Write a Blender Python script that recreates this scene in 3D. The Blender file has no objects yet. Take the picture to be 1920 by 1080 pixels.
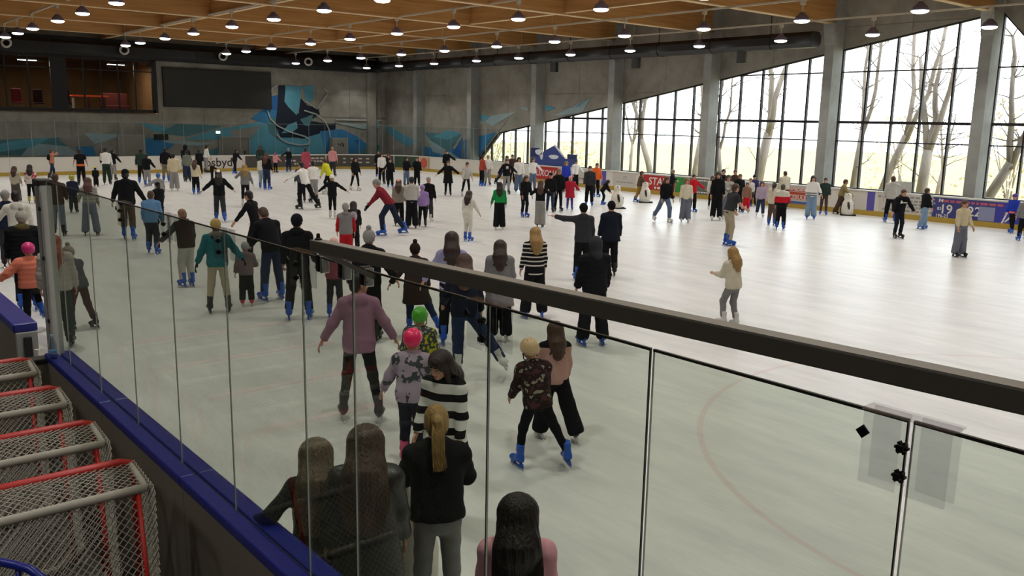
import bpy, math, random
import numpy as np
from mathutils import Vector, Matrix
random.seed(7); rng = np.random.default_rng(7)
SC = bpy.context.scene; COL = SC.collection
# ------------------------------------------------------------------ camera
cam_data = bpy.data.cameras.new('camera'); cam = bpy.data.objects.new('camera', cam_data); COL.objects.link(cam)
YAW, PITCH, ROLL, CAM_H = 0.87568, 0.189793, -0.0192208, 3.45
def camera_matrix():
    f = Vector((-math.sin(YAW)*math.cos(PITCH), math.cos(YAW)*math.cos(PITCH), -math.sin(PITCH)))
    r = Vector((math.cos(YAW), math.sin(YAW), 0)); d = f.cross(r)
    c, s = math.cos(ROLL), math.sin(ROLL)
    right = c*r + s*d; down = -s*r + c*d
    m = Matrix((right, -down, -f)).transposed().to_4x4(); m.translation = (0, 0, CAM_H); return m
cam.matrix_world = camera_matrix()
cam_data.sensor_width = 36; cam_data.lens = 1630.95/1920*36; cam_data.clip_start = 0.05; cam_data.clip_end = 400
SC.camera = cam
# ------------------------------------------------------------------ overcast sky
world = bpy.data.worlds.new('sky'); SC.world = world; world.use_nodes = True
wn = world.node_tree.nodes['Background']; wn.inputs[0].default_value = (0.93, 0.97, 1.0, 1); wn.inputs[1].default_value = SKY_STRENGTH = 4.7
LAMP_W = 50.0
SC.view_settings.view_transform = 'Standard'; SC.view_settings.look = 'None'; SC.view_settings.gamma = 1
SC.view_settings.use_curve_mapping = False; SC.view_settings.exposure = 0.0
SC.cycles.use_denoising = True
SC.cycles.max_bounces = 8; SC.cycles.transparent_max_bounces = 24; SC.cycles.diffuse_bounces = 4; SC.cycles.glossy_bounces = 3
SC.cycles.use_light_tree = True; SC.cycles.sample_clamp_indirect = 6; SC.cycles.caustics_reflective = False; SC.cycles.caustics_refractive = False
# ------------------------------------------------------------------ palette and materials
def lin(h):
    h = h.lstrip('#'); v = [int(h[i:i+2], 16)/255 for i in (0, 2, 4)]
    return tuple(x/12.92 if x <= .04045 else ((x+.055)/1.055)**2.4 for x in v)
PAL = {k: lin(v) for k, v in dict(black='17181b', charcoal='34363a', slate='474b50', midgrey='7c7b7c', grey='8f8f8d', lightgrey='b5b3ae',
 offwhite='d2cfc5', white='e4e3df', darkgrey='55524f', stone='a8a49a', taupe='8a8276', beige='b3aa98', cream='cfc4a4', creaml='ddd6c0', ivory='c9c2ae', creamdark='b2a78d',
 brown='5c4a3a', umber='4a3a33', umberl='5d4c44', darkbrown='3a302b', blackbrown='2b211e', khaki='78705a', khakil='a79d86', khakid='8a7a52', olive='5f5636',
 olivebrown='8a6a58', olived='4c4a3c', maroon='3e2527', maroonb='4a2f30', maroonr='7c2530', red='a81f28', brightred='c0202c', crimson='b3283f', rose='a84a5c',
 dustyrose='94505c', lightpink='cf8f92', palepink='d9b3ab', peach='d9a08c', pink='d49aa6', hotpink='ff2f78', salmon='b77a62', salmonb='d27a63', orange='d9622a',
 neonorange='ff6a3c', brick='a14a38', ginger='a2503c', mustard='a08a52', mustardd='8f6f34', neon='c9c832', yellow='d8d83a', lime='b5b82a', green='1f8a45',
 darkgreen='2b3a35', sage='6f7468', teal='1f6f78', denim='5f86ad', jeans='5a6c86', jeansl='7892ad', jeanspale='8da2b0', jeansdark='2a3550', jeansgrey='6f7583',
 navy='232a3c', navyblack='1b202e', blue='4a70a8', bluecap='6d9ac4', royal='2a3fae', indigo='3c3a68', purple='5d4a92', lilac='9a80bb', lilacgrey='a898ab',
 lavender='9d9cc2', mauve='a0788f', mauvegrey='76686c', leather='2a2b2b', greycap='9c9ea0', grey2='a0a0a0').items()}
HAIRC = {k: lin(v) for k, v in dict(dark='241d1b', black='151315', blackbrown='1f1614', darkbrown='33241f', brown='4c372b', lightbrown='7a5d45', blond='9a7a48',
 ash='6e5c48', auburn='54302a', ginger='8a4030', grey='77736e', olived='4c4a3c').items()}
MATS = {}
def nodes_of(name):
    m = bpy.data.materials.new(name); m.use_nodes = True
    return m, m.node_tree.nodes, m.node_tree.links, m.node_tree.nodes['Principled BSDF']
def mat(name, col, rough=.6, metal=0, scale=8, amt=.12, bump=0, bscale=None, spec=.4, emit=None, estr=0, stretch=None, coat=0):
    if name in MATS: return MATS[name]
    m, N, L, b = nodes_of(name)
    b.inputs['Roughness'].default_value = rough; b.inputs['Metallic'].default_value = metal; b.inputs['Specular IOR Level'].default_value = spec
    b.inputs['Coat Weight'].default_value = coat
    tc = N.new('ShaderNodeTexCoord'); mp = N.new('ShaderNodeMapping'); L.new(tc.outputs['Object'], mp.inputs[0])
    if stretch: mp.inputs['Scale'].default_value = stretch
    nz = N.new('ShaderNodeTexNoise'); nz.inputs['Scale'].default_value = scale; nz.inputs['Detail'].default_value = 5
    L.new(mp.outputs[0], nz.inputs['Vector'])
    mx = N.new('ShaderNodeMix'); mx.data_type = 'RGBA'
    mx.inputs['A'].default_value = tuple(c*(1-amt) for c in col)+(1,); mx.inputs['B'].default_value = tuple(min(1, c*(1+amt)) for c in col)+(1,)
    L.new(nz.outputs['Fac'], mx.inputs['Factor']); L.new(mx.outputs['Result'], b.inputs['Base Color'])
    if bump:
        bp = N.new('ShaderNodeBump'); bp.inputs['Strength'].default_value = bump; bp.inputs['Distance'].default_value = .02
        n2 = N.new('ShaderNodeTexNoise'); n2.inputs['Scale'].default_value = bscale or scale*3; n2.inputs['Detail'].default_value = 4
        L.new(mp.outputs[0], n2.inputs['Vector']); L.new(n2.outputs['Fac'], bp.inputs['Height']); L.new(bp.outputs[0], b.inputs['Normal'])
    if emit: b.inputs['Emission Color'].default_value = (*emit, 1); b.inputs['Emission Strength'].default_value = estr
    MATS[name] = m; return m
def pattern_mat(name):
    if name in MATS: return MATS[name]
    m, N, L, b = nodes_of(name); b.inputs['Roughness'].default_value = .85; b.inputs['Specular IOR Level'].default_value = .15
    tc = N.new('ShaderNodeTexCoord'); rp = N.new('ShaderNodeValToRGB'); rp.color_ramp.interpolation = 'CONSTANT'
    def ramp(stops):
        e = rp.color_ramp.elements
        while len(e) > 1: e.remove(e[-1])
        e[0].position = stops[0][0]; e[0].color = (*stops[0][1], 1)
        for p, c in stops[1:]:
            k = e.new(p); k.color = (*c, 1)
    def zfrac(period, off=0):
        sp = N.new('ShaderNodeSeparateXYZ'); L.new(tc.outputs['Object'], sp.inputs[0])
        a = N.new('ShaderNodeMath'); a.operation = 'MULTIPLY_ADD'; a.inputs[1].default_value = 1/period; a.inputs[2].default_value = off+20
        L.new(sp.outputs['Z'], a.inputs[0]); f = N.new('ShaderNodeMath'); f.operation = 'FRACT'; L.new(a.outputs[0], f.inputs[0]); return f.outputs[0]
    P = PAL
    if name == 'stripeblack': L.new(zfrac(.075), rp.inputs[0]); ramp([(0, P['black']), (.68, P['offwhite'])])
    elif name == 'stripebold': L.new(zfrac(.145, .1), rp.inputs[0]); ramp([(0, P['black']), (.45, P['white'])])
    elif name == 'stripegrey': L.new(zfrac(.09), rp.inputs[0]); ramp([(0, P['stone']), (.5, P['slate']), (.62, P['stone']), (.8, P['midgrey'])])
    elif name == 'stripenordic': L.new(zfrac(1.2, .02), rp.inputs[0]); ramp([(0, P['white']), (.72, P['slate']), (.74, P['white']), (.765, P['slate']), (.80, P['white']), (.825, P['slate']), (.86, P['white'])])
    elif name == 'whiteredblack':
        L.new(zfrac(2.0), rp.inputs[0]); ramp([(0, P['black']), (.42, P['black']), (.46, P['brightred']), (.56, P['offwhite'])])
    elif name == 'pinkblack': L.new(zfrac(2.0), rp.inputs[0]); ramp([(0, lin('c2988f')), (.53, P['black'])])
    else:
        two = dict(whitered=('offwhite', 'crimson', 'offwhite', 9), camo=('slate', 'lime', 'stone', 14), lilacpat=('lilacgrey', 'slate', 'lilacgrey', 9), floral=('blackbrown', 'maroonb', 'taupe', 16),
                   greywhite=('lightgrey', 'midgrey', 'white', 5), pinkwhite=('pink', 'white', 'hotpink', 16), greybl=('grey', 'black', 'grey', 8))[name]
        nz = N.new('ShaderNodeTexNoise'); nz.inputs['Scale'].default_value = two[3]; nz.inputs['Detail'].default_value = 3; L.new(tc.outputs['Object'], nz.inputs['Vector'])
        L.new(nz.outputs['Fac'], rp.inputs[0]); ramp([(0, P[two[1]]), (.43, P[two[0]]), (.6, P[two[2]])])
    L.new(rp.outputs[0], b.inputs['Base Color']); MATS[name] = m; return m
PATTERNS = ('stripeblack', 'stripebold', 'stripegrey', 'stripenordic', 'whiteredblack', 'pinkblack', 'whitered', 'camo', 'lilacpat', 'floral', 'greywhite', 'pinkwhite')
def cloth(c):
    if c in PATTERNS: return pattern_mat(c)
    if c == 'leather': return mat('cloth_leather', PAL[c], .42, scale=6, amt=.2, bump=.25, bscale=14, spec=.5)
    if c == 'teal': return mat('cloth_teal', PAL[c], .8, scale=18, amt=.35, bump=.3, bscale=16, spec=.2)
    return mat('cloth_'+c, PAL[c], .88, scale=7, amt=.16, bump=.35, bscale=13, spec=.15)
def hairmat(c):
    return mat('hair_'+c, HAIRC[c], .45, scale=26, amt=.55, bump=.6, bscale=60, spec=.4, stretch=(1.4, 1.4, .10))
def glass_mat(name, tint, refl=.06, rough=.0):
    if name in MATS: return MATS[name]
    m = bpy.data.materials.new(name); m.use_nodes = True; N = m.node_tree.nodes; L = m.node_tree.links
    for n in list(N): N.remove(n)
    out = N.new('ShaderNodeOutputMaterial'); t = N.new('ShaderNodeBsdfTransparent'); g = N.new('ShaderNodeBsdfGlossy'); mx = N.new('ShaderNodeMixShader')
    tc = N.new('ShaderNodeTexCoord'); nz = N.new('ShaderNodeTexNoise'); nz.inputs['Scale'].default_value = 1.3; L.new(tc.outputs['Object'], nz.inputs['Vector'])
    cm = N.new('ShaderNodeMix'); cm.data_type = 'RGBA'; cm.inputs['A'].default_value = tuple(c*.97 for c in tint)+(1,); cm.inputs['B'].default_value = (*tint, 1)
    L.new(nz.outputs['Fac'], cm.inputs['Factor']); L.new(cm.outputs['Result'], t.inputs[0])
    g.inputs['Roughness'].default_value = rough
    lw = N.new('ShaderNodeLayerWeight'); lw.inputs[0].default_value = .12
    k = N.new('ShaderNodeMath'); k.operation = 'MULTIPLY'; k.inputs[1].default_value = refl/.06*.3; L.new(lw.outputs['Fresnel'], k.inputs[0])
    L.new(k.outputs[0], mx.inputs[0]); L.new(t.outputs[0], mx.inputs[1]); L.new(g.outputs[0], mx.inputs[2]); L.new(mx.outputs[0], out.inputs[0])
    MATS[name] = m; return m
M = dict(
 blue=mat('blue_plastic', lin('17217a'), .35, scale=5, amt=.1, bump=.05), bluesk=mat('blue_skate_shell', lin('2456b4'), .35, amt=.1), chrome=mat('chrome', (.75, .76, .78), .2, 1, amt=.05),
 steel=mat('blade_steel', (.6, .62, .65), .25, 1), alu=mat('aluminium', lin('8f918e'), .45, .0, scale=4), dark=mat('dark_metal', lin('2a2a28'), .55, .2, scale=4), black=mat('black_plastic', lin('131314'), .5),
 ductb=mat('black_duct_paint', lin('0d0d0e'), .38, 0, scale=2, spec=.5), white=mat('white_board_plastic', lin('d8d5cb'), .4, scale=2, amt=.05), yellow=mat('yellow_kick_plate', lin('b2963f'), .5, scale=3),
 grey=mat('grey_panel', lin('6c675b'), .6, scale=1.2, amt=.12, bump=.04), red=mat('red_goal_paint', lin('b0241f'), .4), net=mat('white_netting', lin('a5a196'), .9), pad=mat('white_goal_padding', lin('a8a498'), .8, scale=20),
 wframe=mat('window_frame_metal', lin('2e2c2e'), .5, .3), lampshell=mat('lamp_shell', lin('6f6a86'), .4, .0), lens=mat('lamp_lens', (1, 1, 1), .4, emit=(1, .98, .94), estr=9),
 rail=mat('rail_bar_paint', lin('5a5750'), .5, .1, scale=3, amt=.08), railtop=mat('rail_bar_top', lin('8a857a'), .45), track=mat('lighting_track', lin('b8b0a0'), .5),
 skin=mat('skin', lin('c4937a'), .55, scale=20, amt=.08), eye=mat('eye', lin('221c1a'), .3), lip=mat('lips', lin('a85f58'), .5),
 penguin=mat('penguin_white', lin('d8d4c8'), .45, scale=4, amt=.06), beak=mat('penguin_beak', lin('c07a30'), .5), edgef=mat('far_glass_edge', lin('8f9896'), .3), edge=mat('glass_edge', lin('23261f'), .3), edgel=mat('glass_edge_light', lin('c8cfc4'), .25),
 glass=glass_mat('rink_glass', (.83, .865, .82), .06), glassfar=glass_mat('far_rink_glass', (.94, .965, .97), .05), wpane=glass_mat('window_glass', (.95, .97, .97), .05), gpane=glass_mat('gallery_glass', (.8, .8, .8), .06),
 acryl=glass_mat('acrylic_plate', (.91, .91, .92), .05, .1), water=glass_mat('bottle_plastic', (.80, .86, .92), .12, .05),
)
# ------------------------------------------------------------------ generic mesh helpers
def link(o, parent=None):
    COL.objects.link(o)
    if parent: o.parent = parent
    return o
def tag(o, label=None, cat=None, group=None, kind=None):
    if label: o['label'] = label
    if cat: o['category'] = cat
    if group: o['group'] = group
    if kind: o['kind'] = kind
    return o
def empty(name, loc=(0, 0, 0), rz=0, parent=None):
    o = bpy.data.objects.new(name, None); o.empty_display_size = .1; link(o, parent); o.location = loc; o.rotation_euler = (0, 0, rz); return o
class MB:
    def __init__(s): s.v = []; s.f = []; s.m = []
    def add(s, v, f, mi=0):
        n = len(s.v); s.v += [tuple(x) for x in v]; s.f += [tuple(i+n for i in q) for q in f]; s.m += [mi]*len(f); return s
    def box(s, a, b, mi=0):
        (x0, y0, z0), (x1, y1, z1) = a, b
        x0, x1 = min(x0, x1), max(x0, x1); y0, y1 = min(y0, y1), max(y0, y1); z0, z1 = min(z0, z1), max(z0, z1)
        return s.add([(x0, y0, z0), (x1, y0, z0), (x1, y1, z0), (x0, y1, z0), (x0, y0, z1), (x1, y0, z1), (x1, y1, z1), (x0, y1, z1)],
                     [(0, 3, 2, 1), (4, 5, 6, 7), (0, 1, 5, 4), (1, 2, 6, 5), (2, 3, 7, 6), (3, 0, 4, 7)], mi)
    def bar(s, a, b, w, h=None, up=(0, 0, 1), mi=0):
        a, b = Vector(a), Vector(b); d = (b-a).normalized(); up = Vector(up)
        if abs(d.dot(up)) > .98: up = Vector((1, 0, 0))
        x = d.cross(up).normalized()*(w/2); y = x.normalized().cross(d)*((h or w)/2)
        return s.add([a-x-y, a+x-y, a+x+y, a-x+y, b-x-y, b+x-y, b+x+y, b-x+y], [(0, 1, 2, 3), (7, 6, 5, 4), (0, 4, 5, 1), (1, 5, 6, 2), (2, 6, 7, 3), (3, 7, 4, 0)], mi)
    def tube(s, pts, r, n=8, mi=0, caps=True):
        pts = [Vector(p) for p in pts]; rs = r if isinstance(r, (list, tuple)) else [r]*len(pts); base = len(s.v); prev = None
        for i, p in enumerate(pts):
            d = (pts[min(i+1, len(pts)-1)]-pts[max(i-1, 0)]).normalized()
            if prev is None: u = d.orthogonal().normalized()
            else: u = (prev-d*prev.dot(d)).normalized()
            prev = u; w = d.cross(u)
            for k in range(n):
                t = 2*math.pi*k/n; s.v.append(tuple(p+(u*math.cos(t)+w*math.sin(t))*rs[i]))
        for i in range(len(pts)-1):
            for k in range(n):
                a = base+i*n+k; b2 = base+i*n+(k+1) % n; s.f.append((a, b2, b2+n, a+n)); s.m.append(mi)
        if caps:
            s.f.append(tuple(base+k for k in range(n))[::-1]); s.f.append(tuple(base+(len(pts)-1)*n+k for k in range(n))); s.m += [mi, mi]
        return s
    def lathe(s, prof, n=16, c=(0, 0, 0), mi=0):
        base = len(s.v)
        for r, z in prof:
            for k in range(n):
                t = 2*math.pi*k/n; s.v.append((c[0]+r*math.cos(t), c[1]+r*math.sin(t), c[2]+z))
        for i in range(len(prof)-1):
            for k in range(n):
                a = base+i*n+k; b2 = base+i*n+(k+1) % n; s.f.append((a, b2, b2+n, a+n)); s.m.append(mi)
        s.f.append(tuple(base+k for k in range(n))[::-1]); s.f.append(tuple(base+(len(prof)-1)*n+k for k in range(n))); s.m += [mi, mi]
        return s
    def prism(s, poly, off, mi=0):      # polygon (3-D points) extruded by a vector
        n = len(poly); o = Vector(off); v = [Vector(p) for p in poly]
        return s.add(v+[p+o for p in v], [tuple(range(n))[::-1], tuple(range(n, 2*n))]+[(i, (i+1) % n, (i+1) % n+n, i+n) for i in range(n)], mi)
    def mesh(s, name, mats, smooth=False):
        me = bpy.data.meshes.new(name); me.from_pydata(s.v, [], s.f)
        for m in (mats if isinstance(mats, (list, tuple)) else [mats]): me.materials.append(m)
        if any(s.m): me.polygons.foreach_set('material_index', s.m)
        if smooth: me.polygons.foreach_set('use_smooth', [True]*len(s.f))
        me.update(); return me
    def build(s, name, mats, parent=None, smooth=False):
        return link(bpy.data.objects.new(name, s.mesh(name, mats, smooth)), parent)
def inst(name, me, parent=None, m=None):
    o = bpy.data.objects.new(name, me); link(o, parent)
    if m is not None:
        for i, mm in enumerate(m if isinstance(m, (list, tuple)) else [m]):
            o.material_slots[i].link = 'OBJECT'; o.material_slots[i].material = mm
    return o
def bevel(o, w=.01, seg=2):
    b = o.modifiers.new('bevel', 'BEVEL'); b.width = w; b.segments = seg; b.limit_method = 'ANGLE'; return o
def text(name, body, size, m, parent, mw, shear=0, extrude=.002, align='CENTER'):
    cu = bpy.data.curves.new(name, 'FONT'); cu.body = body; cu.size = size; cu.extrude = extrude; cu.align_x = align; cu.align_y = 'CENTER'; cu.shear = shear; cu.resolution_u = 3; cu.offset = size*.012
    t = bpy.data.objects.new('tmp', cu); COL.objects.link(t)
    me = bpy.data.meshes.new_from_object(t.evaluated_get(bpy.context.evaluated_depsgraph_get())); bpy.data.objects.remove(t)
    me.materials.clear(); me.materials.append(m); o = bpy.data.objects.new(name, me); link(o, parent); o.matrix_local = mw; return o
def wall_text_matrix(x, y, z, face):   # face 'y-' : reads along +X? seen from -Y ; 'x+' : seen from +X
    if face == 'y-': R = Matrix(((1, 0, 0), (0, 0, -1), (0, 1, 0)))
    else: R = Matrix(((0, 0, 1), (1, 0, 0), (0, 1, 0)))
    m = R.to_4x4(); m.translation = (x, y, z); return m
# ================================================================== SETTING
YW, XL, YB, XB = 34.3, -55.7, 33.2, -53.7          # window wall, end wall, long boards, end boards
COLX = [-14.05-6.17*k for k in range(7)]
def noise_ramp(name, base, dark, rough, scale, streak=None, bump=.1):
    m, N, L, b = nodes_of(name); b.inputs['Roughness'].default_value = rough; b.inputs['Specular IOR Level'].default_value = .25
    tc = N.new('ShaderNodeTexCoord'); mp = N.new('ShaderNodeMapping'); L.new(tc.outputs['Object'], mp.inputs[0])
    if streak: mp.inputs['Scale'].default_value = streak
    n1 = N.new('ShaderNodeTexNoise'); n1.inputs['Scale'].default_value = scale; n1.inputs['Detail'].default_value = 8; n1.inputs['Roughness'].default_value = .65; L.new(mp.outputs[0], n1.inputs['Vector'])
    r = N.new('ShaderNodeValToRGB'); r.color_ramp.elements[0].position = .3; r.color_ramp.elements[0].color = (*dark, 1); r.color_ramp.elements[1].position = .72; r.color_ramp.elements[1].color = (*base, 1)
    L.new(n1.outputs['Fac'], r.inputs[0]); L.new(r.outputs[0], b.inputs['Base Color'])
    bp = N.new('ShaderNodeBump'); bp.inputs['Strength'].default_value = bump; L.new(n1.outputs['Fac'], bp.inputs['Height']); L.new(bp.outputs[0], b.inputs['Normal']); return m
CONC = noise_ramp('cast_concrete', lin('a3a096'), lin('7d7a71'), .85, .8)
COLM = noise_ramp('column_concrete', lin('a0a29f'), lin('858783'), .8, 1.2)
WOOD = noise_ramp('glulam_wood', lin('c2955f'), lin('9a7040'), .6, 1.0, (.6, .35, 9), .05)
WOODX = noise_ramp('glulam_wood_along', lin('c2955f'), lin('9a7040'), .6, 1.0, (.35, .6, 9), .05)
FLOORM = noise_ramp('dark_floor', lin('4c4a45'), lin('3a3834'), .7, 1.5)
GRASS = noise_ramp('outdoor_ground', lin('b5a878'), lin('8d8a62'), .9, .5)
def ice_material():
    m, N, L, b = nodes_of('ice'); b.inputs['Roughness'].default_value = .30; b.inputs['Specular IOR Level'].default_value = .26
    tc = N.new('ShaderNodeTexCoord'); mp = N.new('ShaderNodeMapping'); mp.inputs['Scale'].default_value = (.5, 2.2, 1); mp.inputs['Rotation'].default_value = (0, 0, .5); L.new(tc.outputs['Object'], mp.inputs[0])
    n1 = N.new('ShaderNodeTexNoise'); n1.inputs['Scale'].default_value = 1.1; n1.inputs['Detail'].default_value = 9; n1.inputs['Roughness'].default_value = .7; L.new(mp.outputs[0], n1.inputs['Vector'])
    r = N.new('ShaderNodeValToRGB'); r.color_ramp.elements[0].position = .35; r.color_ramp.elements[0].color = (.60, .615, .61, 1); r.color_ramp.elements[1].position = .65; r.color_ramp.elements[1].color = (.76, .765, .75, 1); L.new(n1.outputs['Fac'], r.inputs[0])
    col = r.outputs[0]
    sp = N.new('ShaderNodeSeparateXYZ'); L.new(tc.outputs['Object'], sp.inputs[0])
    def mth(op, a, c=None):
        k = N.new('ShaderNodeMath'); k.operation = op
        for i, q in enumerate((a, c)):
            if q is None: continue
            if isinstance(q, (int, float)): k.inputs[i].default_value = q
            else: L.new(q, k.inputs[i])
        return k.outputs[0]
    def paint(col, mask, c, strength):
        mx = N.new('ShaderNodeMix'); mx.data_type = 'RGBA'; L.new(mth('MULTIPLY', mask, strength), mx.inputs['Factor']); L.new(col, mx.inputs['A']); mx.inputs['B'].default_value = (*c, 1); return mx.outputs['Result']
    def ring(cx, cy, rad, w):
        dx = mth('SUBTRACT', sp.outputs['X'], cx); dy = mth('SUBTRACT', sp.outputs['Y'], cy)
        d = mth('SQRT', mth('ADD', mth('MULTIPLY', dx, dx), mth('MULTIPLY', dy, dy)))
        return mth('LESS_THAN', mth('ABSOLUTE', mth('SUBTRACT', d, rad)), w/2)
    for c in ((-2.4, 10.6), (-45.0, 10.6), (-45.0, 24.6), (-2.4, 24.6)): col = paint(col, ring(*c, 4.5, .07), (.62, .38, .36), .32)
    for x, w, c in ((-49.7, .06, (.62, .35, .3)), (-34.5, .3, (.45, .5, .72)), (-23.7, .3, (.62, .4, .36))):
        col = paint(col, mth('LESS_THAN', mth('ABSOLUTE', mth('SUBTRACT', sp.outputs['X'], x)), w/2), c, .12)
    L.new(col, b.inputs['Base Color'])
    mp2 = N.new('ShaderNodeMapping'); mp2.inputs['Scale'].default_value = (1.2, 9, 1); mp2.inputs['Rotation'].default_value = (0, 0, .9); L.new(tc.outputs['Object'], mp2.inputs[0])
    n2 = N.new('ShaderNodeTexNoise'); n2.inputs['Scale'].default_value = 2.2; n2.inputs['Detail'].default_value = 9; n2.inputs['Roughness'].default_value = .75; L.new(mp2.outputs[0], n2.inputs['Vector'])
    bp = N.new('ShaderNodeBump'); bp.inputs['Strength'].default_value = .12; bp.inputs['Distance'].default_value = .03; L.new(n2.outputs['Fac'], bp.inputs['Height']); L.new(bp.outputs[0], b.inputs['Normal'])
    rr = N.new('ShaderNodeMapRange'); rr.inputs['To Min'].default_value = .20; rr.inputs['To Max'].default_value = .42; L.new(n2.outputs['Fac'], rr.inputs['Value']); L.new(rr.outputs[0], b.inputs['Roughness'])
    return m
def arc(cx, cy, r, a0, a1, n=10): return [(cx+r*math.cos(math.radians(a0+(a1-a0)*i/n)), cy+r*math.sin(math.radians(a0+(a1-a0)*i/n))) for i in range(n+1)]
RC = 5.0
outline = arc(XB+RC, YB-RC, RC, 180, 90)+arc(6-RC, YB-RC, RC, 90, 0)+arc(6-RC, 2.06+RC, RC, 0, -90)+arc(XB+RC, 2.06+RC, RC, 270, 180)
tag(MB().prism([(x, y, -.05) for x, y in outline], (0, 0, .05)).build('floor', ice_material()), kind='structure')
tag(MB().box((-63, -12, -.3), (13, 36, -.06)).build('floor', FLOORM), kind='structure')
tag(MB().box((-120, 34.9, -.4), (60, 130, -.25)).build('ground', GRASS), kind='structure')
# ---- ceiling: deck, glulam beams and purlins
ceil = tag(MB().box((-56.3, -12, 9.3), (13, 35, 9.5)).build('ceiling', WOOD), kind='structure')
beam_me = MB().box((-.13, -11.6, 7.62), (.13, YW-.05, 9.3)).mesh('beam', WOOD)
PAINTED_LIT = noise_ramp('painted_lit_underside', lin('d9c09a'), lin('c0a47c'), .6, 1.5)  # light on the timber undersides painted in as added pale strips
lit_strip_me = MB().box((-.135, -11.6, 7.595), (.135, YW-.05, 7.625)).mesh('painted_lit_strip', PAINTED_LIT)
beams = COLX+[COLX[0]+6.17*k for k in (1, 2, 3)]
for x in beams:
    o = inst('beam', beam_me, ceil); o.location.x = x; inst('painted_lit_strip', lit_strip_me, o)
plit_strip_me = MB().box((-6.17/2+.13, -.105, 7.66), (6.17/2-.13, .105, 7.685)).mesh('painted_lit_strip', PAINTED_LIT)
pur_me = MB().box((-6.17/2+.13, -.1, 7.68), (6.17/2-.13, .1, 8.75)).mesh('purlin', WOODX)
for y in (5.7, 15.0, 24.4):
    for x in beams:
        o = inst('purlin', pur_me, ceil); o.location = (x-6.17/2, y, 0); inst('painted_lit_strip', plit_strip_me, o)
# ---- end wall (wall_left)
def concrete_panels(parent, rects, make, gap=.02):
    for r in rects: make(r)
wl = tag(MB().box((XL-.45, -12, -.3), (XL-.03, 36, 3.45)).box((XL-.45, 17.95, 3.45), (XL-.03, 36, 9.4)).box((XL-.45, -12, 6.65), (XL-.03, 17.95, 9.4)).build('wall_left', CONC), kind='structure')
for y0 in np.arange(0, 34, 2.6):
    y1 = min(y0+2.6, 34.2)
    for z0, z1 in ((0, 1.7), (1.7, 3.4), (3.45, 5.0), (5.0, 6.6)):
        if z0 > 3.4 and y0 < 17.9: continue
        MB().box((XL-.04, y0+.008, z0+.008), (XL, y1-.008, z1-.008)).build('concrete_panel', CONC, wl)
for y in (32.5,):
    MB().box((XL-.05, y, 0), (XL+.25, y+.7, 7.6)).build('pilaster', CONC, wl)
# ---- window wall (wall_right)
KX, KZ, AX, AZ, LX0, LZ0, RX, RZ = (-42.813, 2.706, -13.9, 7.671, -44.963, 0.867, -13.085, 6.79)
SL = (AZ-KZ)/(AX-KX)
def wtop(x):
    if x < LX0: return .9
    if x < KX: return LZ0+(KZ-LZ0)*(x-LX0)/(KX-LX0)
    if x < AX: return KZ+SL*(x-KX)
    return max(.9, AZ+(RZ-AZ)/(RX-AX)*(x-AX))
ENDX = AX+(.9-AZ)*(RX-AX)/(RZ-AZ)
wr = MB(); xs = [-56.2, LX0, KX, AX, ENDX, 13]
for a, b in zip(xs[:-1], xs[1:]):
    ta, tb = (wtop(a), wtop(b)) if (a >= LX0-.01 and b <= ENDX+.01) else (0, 0)
    if ta or tb: wr.box((a, YW, -.3), (b, YW+.4, .85))
    za = ta if ta else -.3; zb = tb if tb else -.3
    wr.prism([(a, YW+.03, za), (b, YW+.03, zb), (b, YW+.03, 9.4), (a, YW+.03, 9.4)], (0, .37, 0))
wr = tag(wr.build('wall_right', CONC), kind='structure')
def clip(poly, a, b, c):            # keep a*x+b*z<=c
    out = []
    for i in range(len(poly)):
        p, q = poly[i], poly[(i+1) % len(poly)]; dp = a*p[0]+b*p[1]-c; dq = a*q[0]+b*q[1]-c
        if dp <= 0: out.append(p)
        if dp*dq < 0: t = dp/(dp-dq); out.append((p[0]+(q[0]-p[0])*t, p[1]+(q[1]-p[1])*t))
    return out
def under(poly): # below the window outline
    poly = clip(poly, -SL, 1, KZ-SL*KX)
    s2 = (KZ-LZ0)/(KX-LX0); poly = clip(poly, -s2, 1, LZ0-s2*LX0) if poly else poly
    s3 = (RZ-AZ)/(RX-AX); return clip(poly, -s3, 1, AZ-s3*AX) if poly else poly
edges = sorted(COLX)
for a, b in zip([-55.6]+edges, edges+[-9.0]):
    n = 2 if b-a > 3.5 else 1
    for i in range(n):
        x0, x1 = a+(b-a)*i/n+.008, a+(b-a)*(i+1)/n-.008
        for z0, z1 in ((0, 2.5), (2.5, 5.0), (5.0, 7.5), (7.5, 9.2)):
            P = [(x0, z0+.008), (x1, z0+.008), (x1, z1-.008), (x0, z1-.008)]
            if x1 > LX0: P = clip(P, SL, -1, -(KZ-SL*KX)-.0) if x0 >= KX-2 else clip(clip(P, (KZ-LZ0)/(KX-LX0), -1, -(LZ0-(KZ-LZ0)/(KX-LX0)*LX0)), SL, -1, -(KZ-SL*KX))
            if x1 > AX: continue
            if len(P) >= 3: MB().prism([(x, YW, z) for x, z in P], (0, .04, 0)).build('concrete_panel', CONC, wr)
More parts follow.
